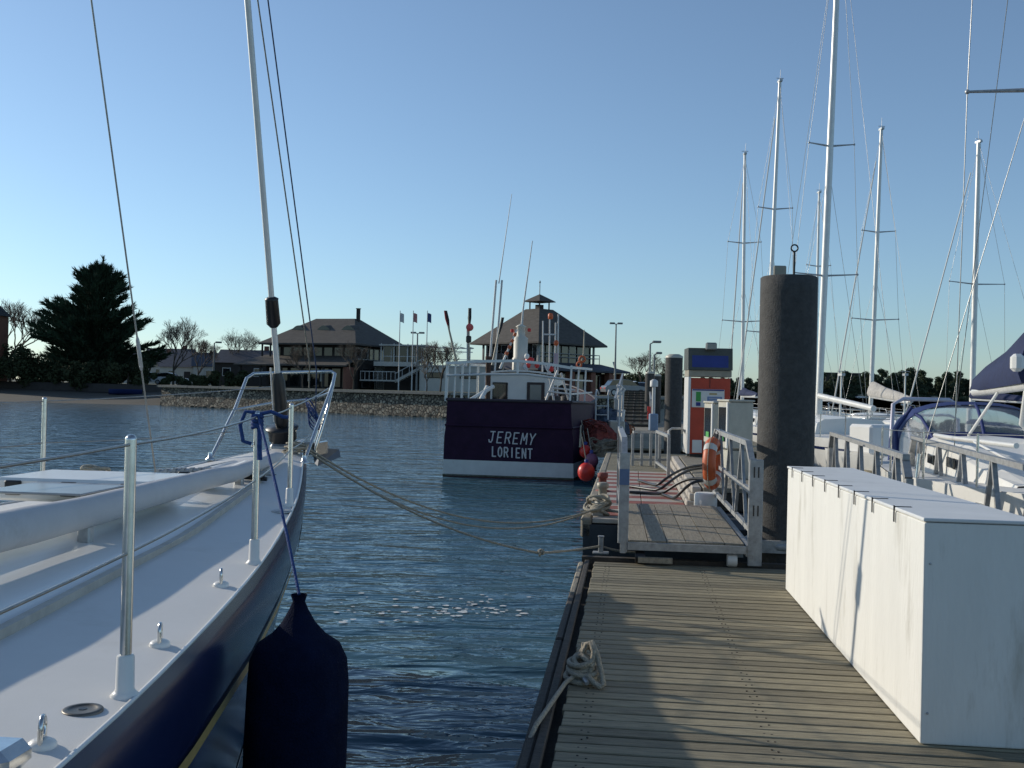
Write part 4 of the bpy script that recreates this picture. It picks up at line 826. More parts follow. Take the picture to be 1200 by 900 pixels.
# access ramp up to the quay
ra, rb2 = at(741,499,40), at(744,459,57); ra.z = 1.0; rb2.z = 2.3
ramp = thing('access_ramp', 'slatted access ramp with side rails climbing from the far pontoon to the quay', 'ramp', ra); d = rb2-ra; sx = V((d.y,-d.x,0)).normalized()
for k in range(46):
    q = d*((k+.5)/46); o = MB().bar(q-sx*.62, q+sx*.62, .30,.05).build('slat', WOOD_L, ramp)
for x in (-.33,.0,.33): MB().bar(sx*x+V((0,0,.045)), d+sx*x+V((0,0,.045)), .05,.03).build('tread_strip', DARKWOOD, ramp)
MB().bar(V((0,0,-.06)), d+V((0,0,-.06)), 1.25,.06).build('ramp_core', DARKWOOD, ramp)
for k in range(11): q = d*((k+.3)/11)+V((0,0,.09)); MB().bar(q-sx*.62, q+sx*.62, .10,.08).build('batten', DARKWOOD, ramp)
for s in (-1,1):
    MB().bar(sx*s*.7+V((0,0,-.1)), d+sx*s*.7+V((0,0,-.1)), .08,.25).build('side_beam', GALV, ramp); tr_ = MB().bar(sx*s*.7+V((0,0,.95)), d+sx*s*.7+V((0,0,.95)), .08,.08).build('handrail', GALV, ramp)
    for k in range(9): q = d*(k/8)+sx*s*.7; MB().bar(q, q+V((0,0,.95)), .05,.05).build('post', GALV, ramp)
MB().box(sx*.62+V((0,-.1,.45)),(.12,.06,.5)).build('red_marker', REDBALL, ramp)
# second dark pile and thin lamp piles behind it
for (px,pt,Y,r_,lab) in ((789,418,24.5,.205,'dark pile left of the red kiosk'),(761,437,44,.20,'thin dark pile right of the access ramp, left one of a close pair'),(769,440,46,.2,'thin dark pile right of the access ramp, right one of a close pair')):
    p = at(px,470,Y); zt = at(px,pt,Y).z; o = thing('dark_pile', lab, 'pile', (p.x,p.y,0), 0, 'dark piles beyond the fuel pontoon'); MB().lathe([(r_,-1),(r_,0),(r_,.8),(r_,1.6),(r_,zt)],(0,0,0),24).build('shaft', PILE, o); MB().lathe([(r_*1.03,zt-.03),(r_*1.03,zt+.01),(r_*.6,zt+.06)],(0,0,0),24).build('cap', PUMPG, o)
def lamp(px, ptop_, Y, zb, lab, arms=1, hl=.5):
    p = at(px, 450, Y); zt = at(px, ptop_, Y).z; o = thing('street_lamp', lab, 'street lamp', (p.x,p.y,zb), 0, 'street lamps along the shore'); h = zt-zb; k = Y/100
    MB().tube([(0,0,0),(0,0,h*.5),(0,0,h)], [.09*k+.02,.07*k+.02,.05*k+.015], 8).build('post', LAMPM, o)
    for s in ((1,) if arms == 1 else (-1,1)):
        a_ = MB().tube([(0,0,h),(s*hl*.4,0,h+.08)], .03*k+.015, 6).build('arm', LAMPM, o); MB().box((s*hl*.75,0,h+.1),(hl,.25*k+.1,.12*k+.05),bev=.03).build('lamp_head', LAMPM, a_)
lamp(720.5,380,108,ZL,'tall two-headed street lamp right of the pyramid roofed building',2,.55); lamp(250,402,125,ZL,'slim street lamp beside the bare trees on the left shore',1,.7)
lamp(761,403,47,.9,'single street lamp above the pair of thin piles',1,.4); lamp(766,416,50,.9,'shorter street lamp above the pair of thin piles',1,.3); lamp(488,391,112,ZL,'two-headed street lamp in front of the terrace pergola',2,.6)
p = at(766,470,36); o = thing('service_post','slim pale service post with a blue cabinet on the far pontoon','post',(p.x,p.y,.9)); MB().tube([(0,0,0),(0,0,1.6)],.06,8).build('post',FRAME,o); MB().box((0,-.05,.3),(.3,.3,.6),bev=.03).build('cabinet',mat('pale_blue',(.22,.3,.42),.5,var=.1,scale=5),o); MB().lathe([(.14,0),(.14,.2),(.05,.26)],(0,0,1.55),10).build('lamp_head',FRAME,o)
# ------------------------------------------------------------------ harbour buildings
def hiproof(name, m__, parent, x0, x1, y0, y1, z0, z1, rx0, rx1, ry0, ry1, th=.18):
    m_ = MB(); E = [V((x0,y0,z0)),V((x1,y0,z0)),V((x1,y1,z0)),V((x0,y1,z0))]; T = [V((rx0,ry0,z1)),V((rx1,ry0,z1)),V((rx1,ry1,z1)),V((rx0,ry1,z1))]
    D = [e - V((0,0,th)) for e in E]; v = D+E+T
    m_.add(v, [(3,2,1,0),(0,1,5,4),(1,2,6,5),(2,3,7,6),(3,0,4,7),(4,5,9,8),(5,6,10,9),(6,7,11,10),(7,4,8,11),(8,9,10,11)]); return m_.build(name, m__, parent, fix=True)
def eyebrow(parent, c, ww, hh, nrm, slope):
    # low curved dormer swelling out of a roof slope; its dark opening faces nrm
    m_ = MB(); nrm = V(nrm); sx = V((-nrm.y,nrm.x,0)); rows = []
    for t in (0,.35,.7,1):
        rows.append([V(c)+sx*(ww*k)-nrm*(2.2*t*hh/slope*.6) + V((0,0,hh*max(0,math.cos(k*math.pi/2))*(1-.35*t)+1.2*t*hh*.55 - .02)) for k in np.linspace(-1,1,11)])
    m_.grid(rows); d = m_.build('dormer', ROOF, parent)
    m_ = MB(); fr = rows[0]; m_.add([p+nrm*.012 for p in fr]+[p-V((0,0,.12))+nrm*.012 for p in (fr[-1],fr[0])], [tuple(range(13))]); m_.build('dormer_opening', GLASS, d)
K = 115/1200
bo = at(394,455,122); b1 = thing('pavilion_building', 'wide pavilion with a low hipped slate roof, eyebrow dormers and a glazed upper floor', 'building', (bo.x,bo.y,ZL), -R(20))
hx, hy = 6.3, 7.0
rf = hiproof('roof', ROOF, b1, -hx,hx,-hy,hy, 5.1,8.3, -2.6,2.6,-.6,.6)
for x in (-3.2,.2,3.4): eyebrow(rf, (x,-hy+3.4,6.82), .85,.5, (0,-1,0), .5)
MB().box((2.9,-.3,8.5),(.35,.35,1.9)).build('chimney', DARKWALL, b1); MB().box((2.9,-.3,9.5),(.45,.45,.08)).build('chimney_cap', BLACK, b1)
MB().box((0,.4,3.9),(10.6,11.6,2.05)).build('upper_wall', DARKWALL, b1)
for i in range(8): 
    x = -4.65+i*1.33; wn = MB().box((x,-5.43,4.05),(1.15,.08,1.35)).build('window', DARKWALL, b1); MB().box((x,-5.475,4.05),(1.0,.03,1.2)).build('pane', GLASS, wn)
for i in range(7):
    y = -4.6+i*1.45; wn = MB().box((5.33,y,4.05),(.08,1.2,1.35)).build('window', FRAME, b1); MB().box((5.38,y,4.05),(.03,1.0,1.15)).build('pane', GLASS, wn)
for x in (-6.0,-4.9,): 
    MB().box((x,-6.6,4.3),(.16,.16,1.5)).build('eave_post', DARKWALL, b1)
# lean-to roof round the front and left
m_ = MB(); m_.hexa([V(q) for q in ((-8.2,-9.0,2.45),(6.2,-9.0,2.45),(6.2,-5.38,3.62),(-6.4,-5.38,3.62),(-8.2,-9.0,2.6),(6.2,-9.0,2.6),(6.2,-5.38,3.77),(-6.4,-5.38,3.77))]); m_.build('lean_to_roof', ROOF, b1)
m_ = MB(); m_.hexa([V(q) for q in ((-8.2,-8.98,2.44),(-6.38,-5.4,3.61),(-5.4,6,3.6),(-8.2,6,2.44),(-8.2,-8.98,2.59),(-6.38,-5.4,3.76),(-5.4,6,3.75),(-8.2,6,2.59))]); m_.build('lean_to_roof', ROOF, b1)
MB().box((-.3,.2,1.42),(11.8,11.2,2.84)).build('ground_wall', DARKWALL, b1)
for i in range(8): 
    x = -5.2+i*1.38; wn = MB().box((x,-5.44,1.25),(1.2,.08,2.2)).build('shopfront', DARKWALL, b1); MB().box((x,-5.49,1.25),(1.06,.03,2.05)).build('pane', GLASS, wn)
for x in (-7.6,-4.9,-2.2,.5,3.2): MB().box((x,-8.5,1.22),(.22,.22,2.4)).build('porch_post', DARKWALL, b1)
for x in (5.4,5.95): MB().box((x,-8.2 if x > 5.5 else -6.5,1.22),(.42,.9,2.42)).build('brick_pillar', BRICK, b1)
for i in range(6): p_ = MB().box((6.2,-4.4+i*1.9,1.3),(.12,1.6,2.3)).build('side_window', DARKWALL, b1); MB().box((6.27,-4.4+i*1.9,1.3),(.03,1.4,2.1)).build('pane', GLASS, p_)
for x, col in ((-.4,FRAME),(1.2,FRAME)): 
    q = MB().box((x,-5.56,1.3),(.3,.04,1.0)).build('poster', col, b1)
# terrace wing with pergola and stair
to = at(466,455,116); tw = thing('terrace_wing', 'white steel terrace with a balcony, pergola beams and an outside stair beside the pavilion', 'terrace', (to.x,to.y,ZL), -R(8))
MB().box((.9,4,1.35),(7.6,7,2.7)).build('base_wall', DARKWALL, tw); MB().box((-.2,.2,2.95),(5.0,1.6,.5)).build('balcony_front', PLASTER, tw); MB().box((0,2.5,2.75),(5.6,5,.1)).build('balcony_slab', PLASTER, tw)
MB().box((-2.3,3.0,1.3),(1.2,5,2.6)).build('white_wall', PLASTER, tw)
gl_ = MB().box((0.4,2.4,4.1),(4.6,3.6,1.8)).build('glazed_room', GLASS, tw)
for i in range(6): MB().box((-1.9+i*.92,.56,4.1),(.07,.07,1.85)).build('mullion', FRAME, gl_)
MB().box((.4,.56,3.85),(4.6,.06,.07)).build('mullion_rail', FRAME, gl_)
MB().box((.6,2.2,5.1),(5.6,5.0,.16)).build('canopy', PLASTER, tw)
for x in (-2.1,-.6,1.0,2.6,4.2): MB().bar((x,.3,2.8),(x,.3,5.3),.1,.1).build('pergola_post', FRAME, tw)
for z in (4.9,4.5): MB().bar((2.5,.2,z),(8.5,.2,z-.05),.1,.1).build('pergola_beam', FRAME, tw)
for i in range(6): MB().bar((3.2+i,-.5,4.98),(3.2+i,2.4,4.98),.09,.09).build('pergola_rafter', FRAME, tw)
for x in (5.6,8.2): MB().bar((x,.2,2.0),(x,.2,4.95),.1,.1).build('pergola_post', FRAME, tw)
for z in (3.3,3.6): MB().bar((4.3,.2,z),(9.5,.2,z),.06,.06).build('railing_bar', FRAME, tw)
st = MB()
for i in range(14): st.box((.2+i*.28,-.9,1.0+i*.155),(.3,1.0,.05))
st.build('stair_tread', PLASTER, tw); MB().bar((.0,-1.42,.95),(4.1,-1.42,3.2),.09,.3).bar((0,-.38,.95),(4.1,-.38,3.2),.09,.3).build('stringer', PLASTER, tw); MB().bar((.0,-1.42,1.85),(4.1,-1.42,4.1),.07,.07).build('stair_rail', FRAME, tw)
for i in range(6): MB().bar((.05+i*.8,-1.42,1.0+i*.44),(.05+i*.8,-1.42,1.88+i*.44),.05,.05).build('baluster', FRAME, tw)
MB().box((-1.9,-1.0,1.05),(4.1,1.3,.16)).build('landing', PLASTER, tw)
for i in range(9): MB().bar((-3.9+i*.5,-1.6,1.1),(-3.9+i*.5,-1.6,2.05),.05,.05).build('baluster', FRAME, tw)
MB().bar((-3.95,-1.6,2.05),(.1,-1.6,2.05),.07,.07).build('stair_rail', FRAME, tw)
lo = at(522,455,112); lw = thing('low_white_building', 'low white flat-roofed building with one dark strip window behind the quay', 'building', (lo.x,lo.y,ZL), -R(5))
MB().box((1.4,3,1.35),(8.6,6,2.7)).build('wall', PLASTER, lw); MB().box((1.4,3,2.78),(8.8,6.2,.16)).build('roof', FRAME, lw)
for x in (-1.3,2.6): q = MB().box((x,-.03,1.75),(2.1,.08,.62)).build('window', DARKWALL, lw); MB().box((x,-.08,1.75),(1.95,.03,.5)).build('pane', GLASS, q)
# pyramid roofed building
po = at(630,455,121); b2 = thing('pyramid_roof_building', 'square building with a tall pyramid slate roof topped by a small lantern', 'building', (po.x,po.y,ZL), R(45)-R(1.5))
h2 = 5.75
rf = hiproof('roof', ROOF, b2, -h2,h2,-h2,h2, 5.75,9.9, -1.15,1.15,-1.15,1.15)
for nrm, c in (((0,-1,0),(0,-3.0,7.72)),((-1,0,0),(-3.0,0,7.72))): eyebrow(rf, c, 1.0,.55, nrm, .9)
ln = MB()
for x in (-.8,.8):
    for y in (-.8,.8): ln.box((x,y,10.3),(.12,.12,.95))
ln.box((0,0,10.15),(.7,.7,.6)); ln.build('lantern_post', DARKWALL, b2); hiproof('lantern_roof', ROOF, b2, -1.35,1.35,-1.35,1.35, 10.85,11.7, -.05,.05,-.05,.05, .08)
m_ = MB().tube([(0,0,11.6),(0,0,12.6)],.05,6).torus((0,0,12.95),.35,.05,(1,-1,0),14,6,math.pi,2*math.pi).lathe([(.03,0),(.12,.12),(.03,.35)],(-.25,-.25,12.95),8); m_.build('weather_vane', LAMPM, b2)
MB().box((0,0,4.4),(7.6,7.6,2.7)).build('upper_wall', DARKWALL, b2)
for s, ax in ((-1,0),(-1,1),(1,0)):
    for i in range(7):
        t = -3.9+i*1.3; c = (t, s*4.25, 4.45) if ax == 0 else (s*4.25, t, 4.45); dd = (1.15,.08,2.2) if ax == 0 else (.08,1.15,2.2)
        q = MB().box(c, dd).build('window', DARKWALL if i % 2 else FRAME, b2); c2 = (c[0], c[1]+s*.05, c[2]) if ax == 0 else (c[0]+s*.05, c[1], c[2]); d2 = (1.0,.03,2.0) if ax == 0 else (.03,1.0,2.0); MB().box(c2, d2).build('pane', GLASS, q)
for x in (-4.6,4.6):
    for y in (-4.6,4.6): MB().box((x,y,4.3),(.2,.2,2.8)).build('corner_post', LAMPM, b2)
hiproof('lower_roof', ROOF_B, b2, -7.7,7.7,-7.7,7.7, 2.75,3.55, -5.2,5.2,-5.2,5.2, .2)
MB().box((0,0,1.28),(10.6,10.6,2.55)).build('ground_wall', DARKWALL, b2)
for i in range(7): q = MB().box((-4.4+i*1.45,-5.34,1.2),(1.25,.08,2.2)).build('window', FRAME, b2); MB().box((-4.4+i*1.45,-5.39,1.2),(1.1,.03,2.05)).build('pane', GLASS, q)
for p_ in ((6.8,-6.8),(7.1,-4.4),(6.9,6.6),(4.6,-7.1),(1.5,-7.1),(-2,-7.1),(-6.8,-6.8)): MB().box((p_[0],p_[1],1.26),(.75,.75,2.5)).build('brick_pillar', BRICK, b2)
m_ = MB()
tr_ = MB(); tr_.add([(6.1,-6.9,3.12),(7.1,-5.9,3.12),(6.6,-6.4,3.95),(6.2,-6.6,3.12),(6.8,-6.0,3.12),(6.3,-6.1,3.9)], [(0,1,2),(3,4,5),(0,1,4,3),(1,2,5,4),(2,0,3,5)]); tr_.build('gable_sign', PLASTER, b2)
rl_ = [(5.1,-5.1),(5.1,0),(5.1,5.1),(0,5.1)]
for z in (4.2,4.6): 
    for a, c in zip(rl_, rl_[1:]): MB().bar((*a,z),(*c,z),.07,.07).build('railing_bar', LAMPM, b2)
    MB().bar((-5.1,-5.1,z),(5.1,-5.1,z),.07,.07).build('railing_bar', LAMPM, b2)
for i in range(12): MB().bar((5.1,-5.1+i*.92,3.5),(5.1,-5.1+i*.92,4.6),.06,.06).build('baluster', LAMPM, b2)
# flag poles
for px, mm, lab in ((467,FRAME,'flagpole with a pale flag, leftmost of three by the terrace'),(482.5,mat('flag_red_white',(.55,.25,.24),.8,var=.4,scale=2),'flagpole with a red and white flag, middle of three by the terrace'),(499,mat('flag_blue',(.06,.09,.22),.8,var=.3,scale=2),'flagpole with a blue flag, rightmost of three by the terrace')):
    p = at(px,450,110); zt = at(px,364,110).z; o = thing('flagpole', lab, 'flagpole', (p.x,p.y,ZL), 0, 'flagpoles by the terrace'); h = zt-ZL; MB().tube([(0,0,0),(0,0,h)],[.07,.04],8).build('pole',FRAME,o)
    MB().grid([[(.03+.1*k,.06*math.sin(k*1.2+j),h-.25-.32*j-.03*k*k*.3) for j in range(4)] for k in range(5)]).build('flag',mm,o)
# houses on the left shore
def house(px, Y, wd, dp, h, rh, lab, ang=0, wall=PLASTER):
    p = at(px,450,Y); o = thing('house', lab, 'house', (p.x,p.y,ZL), ang, 'houses behind the left shore')
    MB().box((0,0,h/2),(wd,dp,h)).build('wall', wall, o); m_ = MB(); v = [V(q) for q in ((-wd/2-.3,-dp/2-.3,h),(wd/2+.3,-dp/2-.3,h),(wd/2+.3,dp/2+.3,h),(-wd/2-.3,dp/2+.3,h),(-wd/2-.3,0,h+rh),(wd/2+.3,0,h+rh))]
    m_.add(v, [(3,2,1,0),(0,1,5,4),(2,3,4,5),(1,2,5),(3,0,4)]); rf = m_.build('roof', ROOF_B, o); MB().box((wd*.3,.2,h+rh),(.6,.6,1.2)).build('chimney', BRICK, rf)
    for x in (-wd*.28, wd*.28): q = MB().box((x,-dp/2-.03,h*.6),(1.2,.08,1.2)).build('window', FRAME, o); MB().box((x,-dp/2-.08,h*.6),(1.0,.03,1.0)).build('pane', GLASS, q)
    MB().box((0,-dp/2-.03,1.05),(1,.08,2.1)).build('door', DARKWALL, o)
house(178,175,9,8,3.2,2.2,'small white house with a slate roof right of the big cypress'); house(200,185,8,8,4.2,2.2,'taller white house behind the bare tree'); house(228,170,9,8,2.8,2.2,'low white house left of the slim street lamp'); house(268,165,11,8,2.9,2.3,'long pale house left of the pavilion roof',.3); house(292,150,8,8,3.3,2.0,'dark walled house touching the pavilion\'s left eave',0,DARKWALL)
house(-22,118,3.0,6,7.6,1.2,'tall brown brick gable at the photo\'s left edge',0,BRICK)
# ------------------------------------------------------------------ vegetation
def leafcloud(cents, rads, n, size, seed, flat=1.0, elong=1.0):
    r = np.random.default_rng(seed); cents = np.array(cents); rads = np.array(rads); w_ = rads**2; w_ = w_/w_.sum()
    idx = r.choice(len(cents), n, p=w_); d = r.normal(size=(n,3)); d /= np.linalg.norm(d,axis=1)[:,None]; rr_ = r.random(n)**.45
    c = cents[idx] + d*(rads[idx]*rr_)[:,None]*np.array([1,1,flat])
    a = r.normal(size=(n,3)); a /= np.linalg.norm(a,axis=1)[:,None]; b_ = np.cross(a, r.normal(size=(n,3))); b_ /= np.linalg.norm(b_,axis=1)[:,None]
    s = size*r.uniform(.6,1.4,n)[:,None]
    v = np.stack([c - a*s*elong, c + b_*s*.5, c + a*s*elong, c - b_*s*.5], 1).reshape(-1,3)
    f = np.arange(4*n).reshape(n,4); return v, f
def mesh_np(name, v, f, m__):
    me = bpy.data.meshes.new(name); me.from_pydata(v.tolist(), [], f.tolist()); me.materials.append(m__); return me
# cypress
cp = at(110,447,124); cy = thing('cypress_tree', 'big dark spreading cypress tree on the left shore', 'tree', (cp.x,cp.y,ZL)); rr = random.Random(4)
CK = 124/1200; H = at(110,304,124).z-ZL
MB().tube([(0,0,0),(.1,0,H*.4),(.25,0,H*.75),(.5,0,H*.97)],[.55,.4,.2,.04],10).build('trunk', BARK, cy)
limb = MB(); V_, F_ = [], []; off = 0
rnp = np.random.default_rng(5)
def radius(t): return interp(t, [0,.12,.3,.5,.7,.85,1], [5.3,6.3,5.8,4.7,3.4,2.1,.4])
for k in range(360):
    t = rr.random()**1.15; z0 = max(.4, H*(t*.93)); a = rr.uniform(0,6.283); L = radius(t)*(rr.uniform(.55,1.0) if rr.random() < .6 else rr.uniform(1.0,1.2))*(1+.13*math.sin(a*3+t*9)); upk = .45+.75*t
    base = V((.5*t,0,z0-.9)); tip = V((.5*t+L*math.cos(a), L*math.sin(a)*.9, z0-.3+L*upk*rr.uniform(.35,.7)))
    limb.tube([base, base.lerp(tip,.55)-V((0,0,.15)), tip],[.09,.05,.015],4,False)
    n = int(70+L*34)
    tt = rnp.random(n)**.6*.85+.18; c = np.array(base)[None]*(1-tt[:,None]) + np.array(tip)[None]*tt[:,None] + rnp.normal(size=(n,3))*np.array([.32,.32,.18])*(1.25-tt[:,None])
    dr_ = np.array((tip-base).normalized())[None] + rnp.normal(size=(n,3))*.36 + np.array([0,0,.22]); dr_ /= np.linalg.norm(dr_,axis=1)[:,None]
    sd2 = np.cross(dr_, rnp.normal(size=(n,3))); sd2 /= np.linalg.norm(sd2,axis=1)[:,None]; s = rnp.uniform(.3,.85,n)[:,None]
    V_.append(np.stack([c-sd2*s*.12, c+sd2*s*.12, c+dr_*s*1.25],1).reshape(-1,3)); F_.append(np.arange(off,off+3*n).reshape(n,3)); off += 3*n
for k in range(10):      # upright leader sprays at the top
    a = k*.63; base = np.array([.45+.3*math.cos(a), .3*math.sin(a), H*.86]); tip = base + np.array([.45*math.cos(a)*(k % 3), .3*math.sin(a), H*(.16 if k == 0 else rr.uniform(.05,.12))]); n = 130
    tt = rnp.random(n); c = base[None]*(1-tt[:,None]) + tip[None]*tt[:,None] + rnp.normal(size=(n,3))*.16*(1.1-tt[:,None])
    dr_ = (tip-base)[None]/np.linalg.norm(tip-base) + rnp.normal(size=(n,3))*.5; dr_ /= np.linalg.norm(dr_,axis=1)[:,None]; sd2 = np.cross(dr_, rnp.normal(size=(n,3))); sd2 /= np.linalg.norm(sd2,axis=1)[:,None]; s = rnp.uniform(.25,.6,n)[:,None]
    V_.append(np.stack([c-sd2*s*.12, c+sd2*s*.12, c+dr_*s*1.2],1).reshape(-1,3)); F_.append(np.arange(off,off+3*n).reshape(n,3)); off += 3*n
limb.build('limb', BARK, cy); inst('crown', mesh_np('crown', np.concatenate(V_), np.concatenate(F_), CYP), cy)
# bare trees
def baretree(H, seed, spread=.5, depth=6, trunk=.16):
    rr = random.Random(seed); tk = MB(); tw_ = MB()
    def grow(p, d, L, r_, k):
        if k == 0 or r_ < .0012: return
        q = p + d*L + V((rr.uniform(-.06,.06),rr.uniform(-.06,.06),.04))*L; tgt = tk if k >= depth-1 else tw_
        tgt.tube([p, p.lerp(q,.5)+V((rr.uniform(-.05,.05),rr.uniform(-.05,.05),0))*L, q], [r_, r_*.85, r_*.68], 6 if k >= depth-1 else 3, False)
        for j in range(rr.choice((2,3,3)) if k > 1 else 2):
            nd = (d + V((rr.uniform(-1,1),rr.uniform(-1,1),rr.uniform(-.25,.75)))*spread*1.3).normalized(); nd.z = max(nd.z, -.1); grow(q, nd.normalized(), L*rr.uniform(.68,.9), r_*rr.uniform(.6,.78), k-1)
    grow(V((0,0,0)), V((0,0,1)), H*.27, trunk, depth); return tk.mesh('trunk', BARK), tw_.mesh('crown', TWIG)
bts = [baretree(1, s, sp, 9, .024) for s, sp in ((11,.55),(23,.5),(37,.62))]
def placebt(px, py, Y, ptop_, kind, lab, sx=1.0):
    p = at(px,py,Y); h = (at(px,ptop_,Y).z - ZL); o = thing('bare_tree', lab, 'tree', (p.x,p.y,ZL), rnd.uniform(0,6), 'leafless trees'); k = h/max(v.co.z for v in bts[kind][1].vertices); o.scale = (k*sx,k*sx,k)
    inst('trunk', bts[kind][0], o); inst('crown', bts[kind][1], o)
placebt(203,447,122,369,0,'wide leafless tree right of the cypress',1.0); placebt(8,447,135,348,1,'leafless tree behind the brown gable at the left edge',1.1); placebt(279,447,150,383,2,'slender leafless tree left of the pavilion'); placebt(232,447,140,396,1,'small leafless tree behind the slim street lamp')
placebt(355,452,97,403,1,'small leafless tree in front of the pavilion, left of the forestay',.9); placebt(414,453,97,398,2,'small leafless tree in front of the pavilion\'s brick pillar'); placebt(500,456,97,403,0,'small leafless tree before the low white building, left one'); placebt(516,456,96,398,1,'small leafless tree before the low white building, right one'); placebt(752,452,125,410,2,'leafless tree beyond the access ramp',1.2); placebt(776,452,140,418,0,'low leafless tree between the ramp and the dark pile',1.1)
# bushes on the left shore
for i,(px,Y,w_,h_,lab) in enumerate(((12,119,6,4.4,'dark bushy evergreen at the left edge of the shore'),(48,121,5,3.2,'dark bush just left of the cypress'),(95,118,6,2.6,'dark bush at the foot of the cypress'),(150,117,5,2.2,'dark low bush right of the cypress foot'),(258,112,6,1.5,'low dark hedge bush left of the pavilion'),(215,116,7,1.3,'low hedge bush beneath the wide bare tree'))):
    p = at(px,450,Y); rr = random.Random(i); cs = [(rr.uniform(-w_,w_)*.5, rr.uniform(-1.5,1.5), rr.uniform(.1,h_*.8)) for k in range(14)]; v,f = leafcloud(cs,[rr.uniform(.6,1.2)*min(1.2,h_*.4) for k in cs],5200,.17,i,1,1.1)
    o = thing('bush', lab, 'bush', (p.x,p.y,ZL), 0, 'bushes on the left shore'); inst('foliage', mesh_np('foliage',v,f,BUSH), o); MB().tube([(0,0,0),(0,0,h_*.6)],[.15,.05],6).build('stem',BARK,o)
for i,(px,Y,w_,h_,lab) in enumerate(((742,140,7,3.0,'dark bush behind the top of the access ramp'),(762,135,7,2.6,'dark bush behind the pair of thin piles'),(784,150,8,3.4,'dark bush just left of the red kiosk in the distance'))):
    p = at(px,450,Y); rr = random.Random(i+90); cs = [(rr.uniform(-w_,w_)*.5, rr.uniform(-1.5,1.5), rr.uniform(.1,h_*.8)) for k in range(14)]; v,f = leafcloud(cs,[rr.uniform(.7,1.2) for k in cs],5200,.17,i+30,1,1.1)
    o = thing('bush', lab, 'bush', (p.x,p.y,ZL), 0, 'bushes beyond the access ramp'); inst('foliage', mesh_np('foliage',v,f,BUSH), o); MB().tube([(0,0,0),(0,0,h_*.6)],[.15,.05],6).build('stem',BARK,o)
# tree line on the far right shore
fts = []
for s in range(4):
    rr = random.Random(s+50); cs = []; rs = []
    for k in range(22): t = (k+rr.random())/22; a = rr.uniform(0,6.28); r0_ = 2.6*math.sin(math.pi*(.2+.75*t)); cs.append((r0_*math.cos(a)*rr.random(), r0_*math.sin(a)*rr.random(), .9+7.4*t)); rs.append(rr.uniform(.7,1.5)*(1.15-.4*t))
    v,f = leafcloud(cs,rs,5200,.24,s+9,.85,1.2); fts.append((MB().tube([(0,0,0),(.2,0,4),(0,.2,8)],[.3,.2,.05],6).mesh('trunk',BARK), mesh_np('crown',v,f,PINE)))
tx = 776; i = 0; rr = random.Random(77)
desc = ['round','broad','tall','low','ragged','leaning']
while tx < 1235:
    Y = rr.uniform(378,396) if tx > 840 else rr.uniform(385,400); p = at(tx,470,Y)
    ht = (rr.uniform(8,11.5) if tx > 940 else 7.5)*(1.12 if 1030 < tx < 1130 else 1)
    nm = 'right of the dark pile' if tx > 955 else 'left of the dark pile'
    o = thing('far_tree', 'dark green tree on the far shore ' + ('between the red kiosk and the big dark pile' if tx < 890 else 'directly behind the big dark pile' if tx < 955 else 'just right of the big dark pile' if tx < 1030 else 'between the bundled sail and the sail cover' if tx < 1130 else 'behind the blue sail cover'), 'tree', (p.x,p.y,ZL-.3), rr.uniform(0,6), 'trees along the far right shore'); k = ht/9.2; o.scale = (k*1.25,k*1.25,k); tk, cr_ = fts[i % 4]; inst('trunk',tk,o); inst('crown',cr_,o); tx += rr.uniform(9,15); i += 1
p = at(985,450,470); o = thing('far_building', 'small flat-roofed building above the far tree line right of the dark pile', 'building', (p.x,p.y,ZL)); zt = at(985,438,470).z; MB().box((0,0,(zt-ZL)/2),(16,8,zt-ZL)).build('wall',DARKWALL,o); MB().box((0,0,zt-ZL+.2),(17,9,.4)).build('roof',ROOF_B,o)
m_ = MB()
v,f = leafcloud([(at(px_,470,375).x, 375+random.Random(px_).uniform(-2,3), ZL+.6) for px_ in range(775,1240,5)],[1.5]*93,9000,.4,3,.9,1.1)
tag(inst('shore_scrub', mesh_np('shore_scrub',v,f,PINE)), 'low dark scrub along the far right shore', 'scrub', kind='stuff')
# ------------------------------------------------------------------ parked cars
def car(px, Y, z, ang, colm, lab):
    p = at(px,460,Y); o = thing('parked_car', lab, 'car', (p.x,p.y,z), ang, 'cars parked along the shore')
    def loft(prof, hw_): 
        m_ = MB(); L_ = [(x, -hw_, zz) for x,zz in prof]; Rr = [(x, hw_, zz) for x,zz in prof]; n = len(prof); m_.add(L_+Rr, [tuple(range(n)), tuple(range(2*n-1,n-1,-1))]+[(i,n+i,n+(i+1)%n,(i+1)%n) for i in range(n)]); return m_
    bd = loft([(-2,.35),(-2.05,.7),(-1.9,.9),(-.9,.98),(1.0,.95),(1.95,.82),(2.05,.55),(2,.33)], .85).build('body', colm, o)
    cb = loft([(-1.7,.93),(-1.35,1.38),(-.2,1.46),(.45,1.38),(1.05,.95)], .74).build('cabin', GLASS, bd); loft([(-1.4,1.385),(-1.3,1.42),(-.2,1.5),(.4,1.42),(.42,1.385),(-.2,1.455)], .70).build('roof', colm, bd)
    for x in (-1.25,1.25):
        for y in (-.8,.8): w2 = MB().lathe([(.2,-.09),(.3,-.09),(.31,0),(.3,.09),(.2,.09)], (x,y,.31), 16, axis=(0,1,0)).build('wheel', BLACK, o); MB().lathe([(.19,-.1),(.19,.1)], (x,y,.31), 12, axis=(0,1,0)).build('rim', DULLMETAL, w2)
    for x, mm in ((-2.04,REDBALL),(2.04,FRAME)):
        for y in (-.6,.6): MB().box((x,y,.68),(.05,.3,.12)).build('light',mm,bd)
CW = mat('car_white',(.7,.7,.7),.3,var=.03,scale=2); CG = mat('car_grey',(.2,.21,.23),.3,.3,var=.05,scale=2); CBL = mat('car_blue',(.03,.06,.16),.3,var=.05,scale=2)
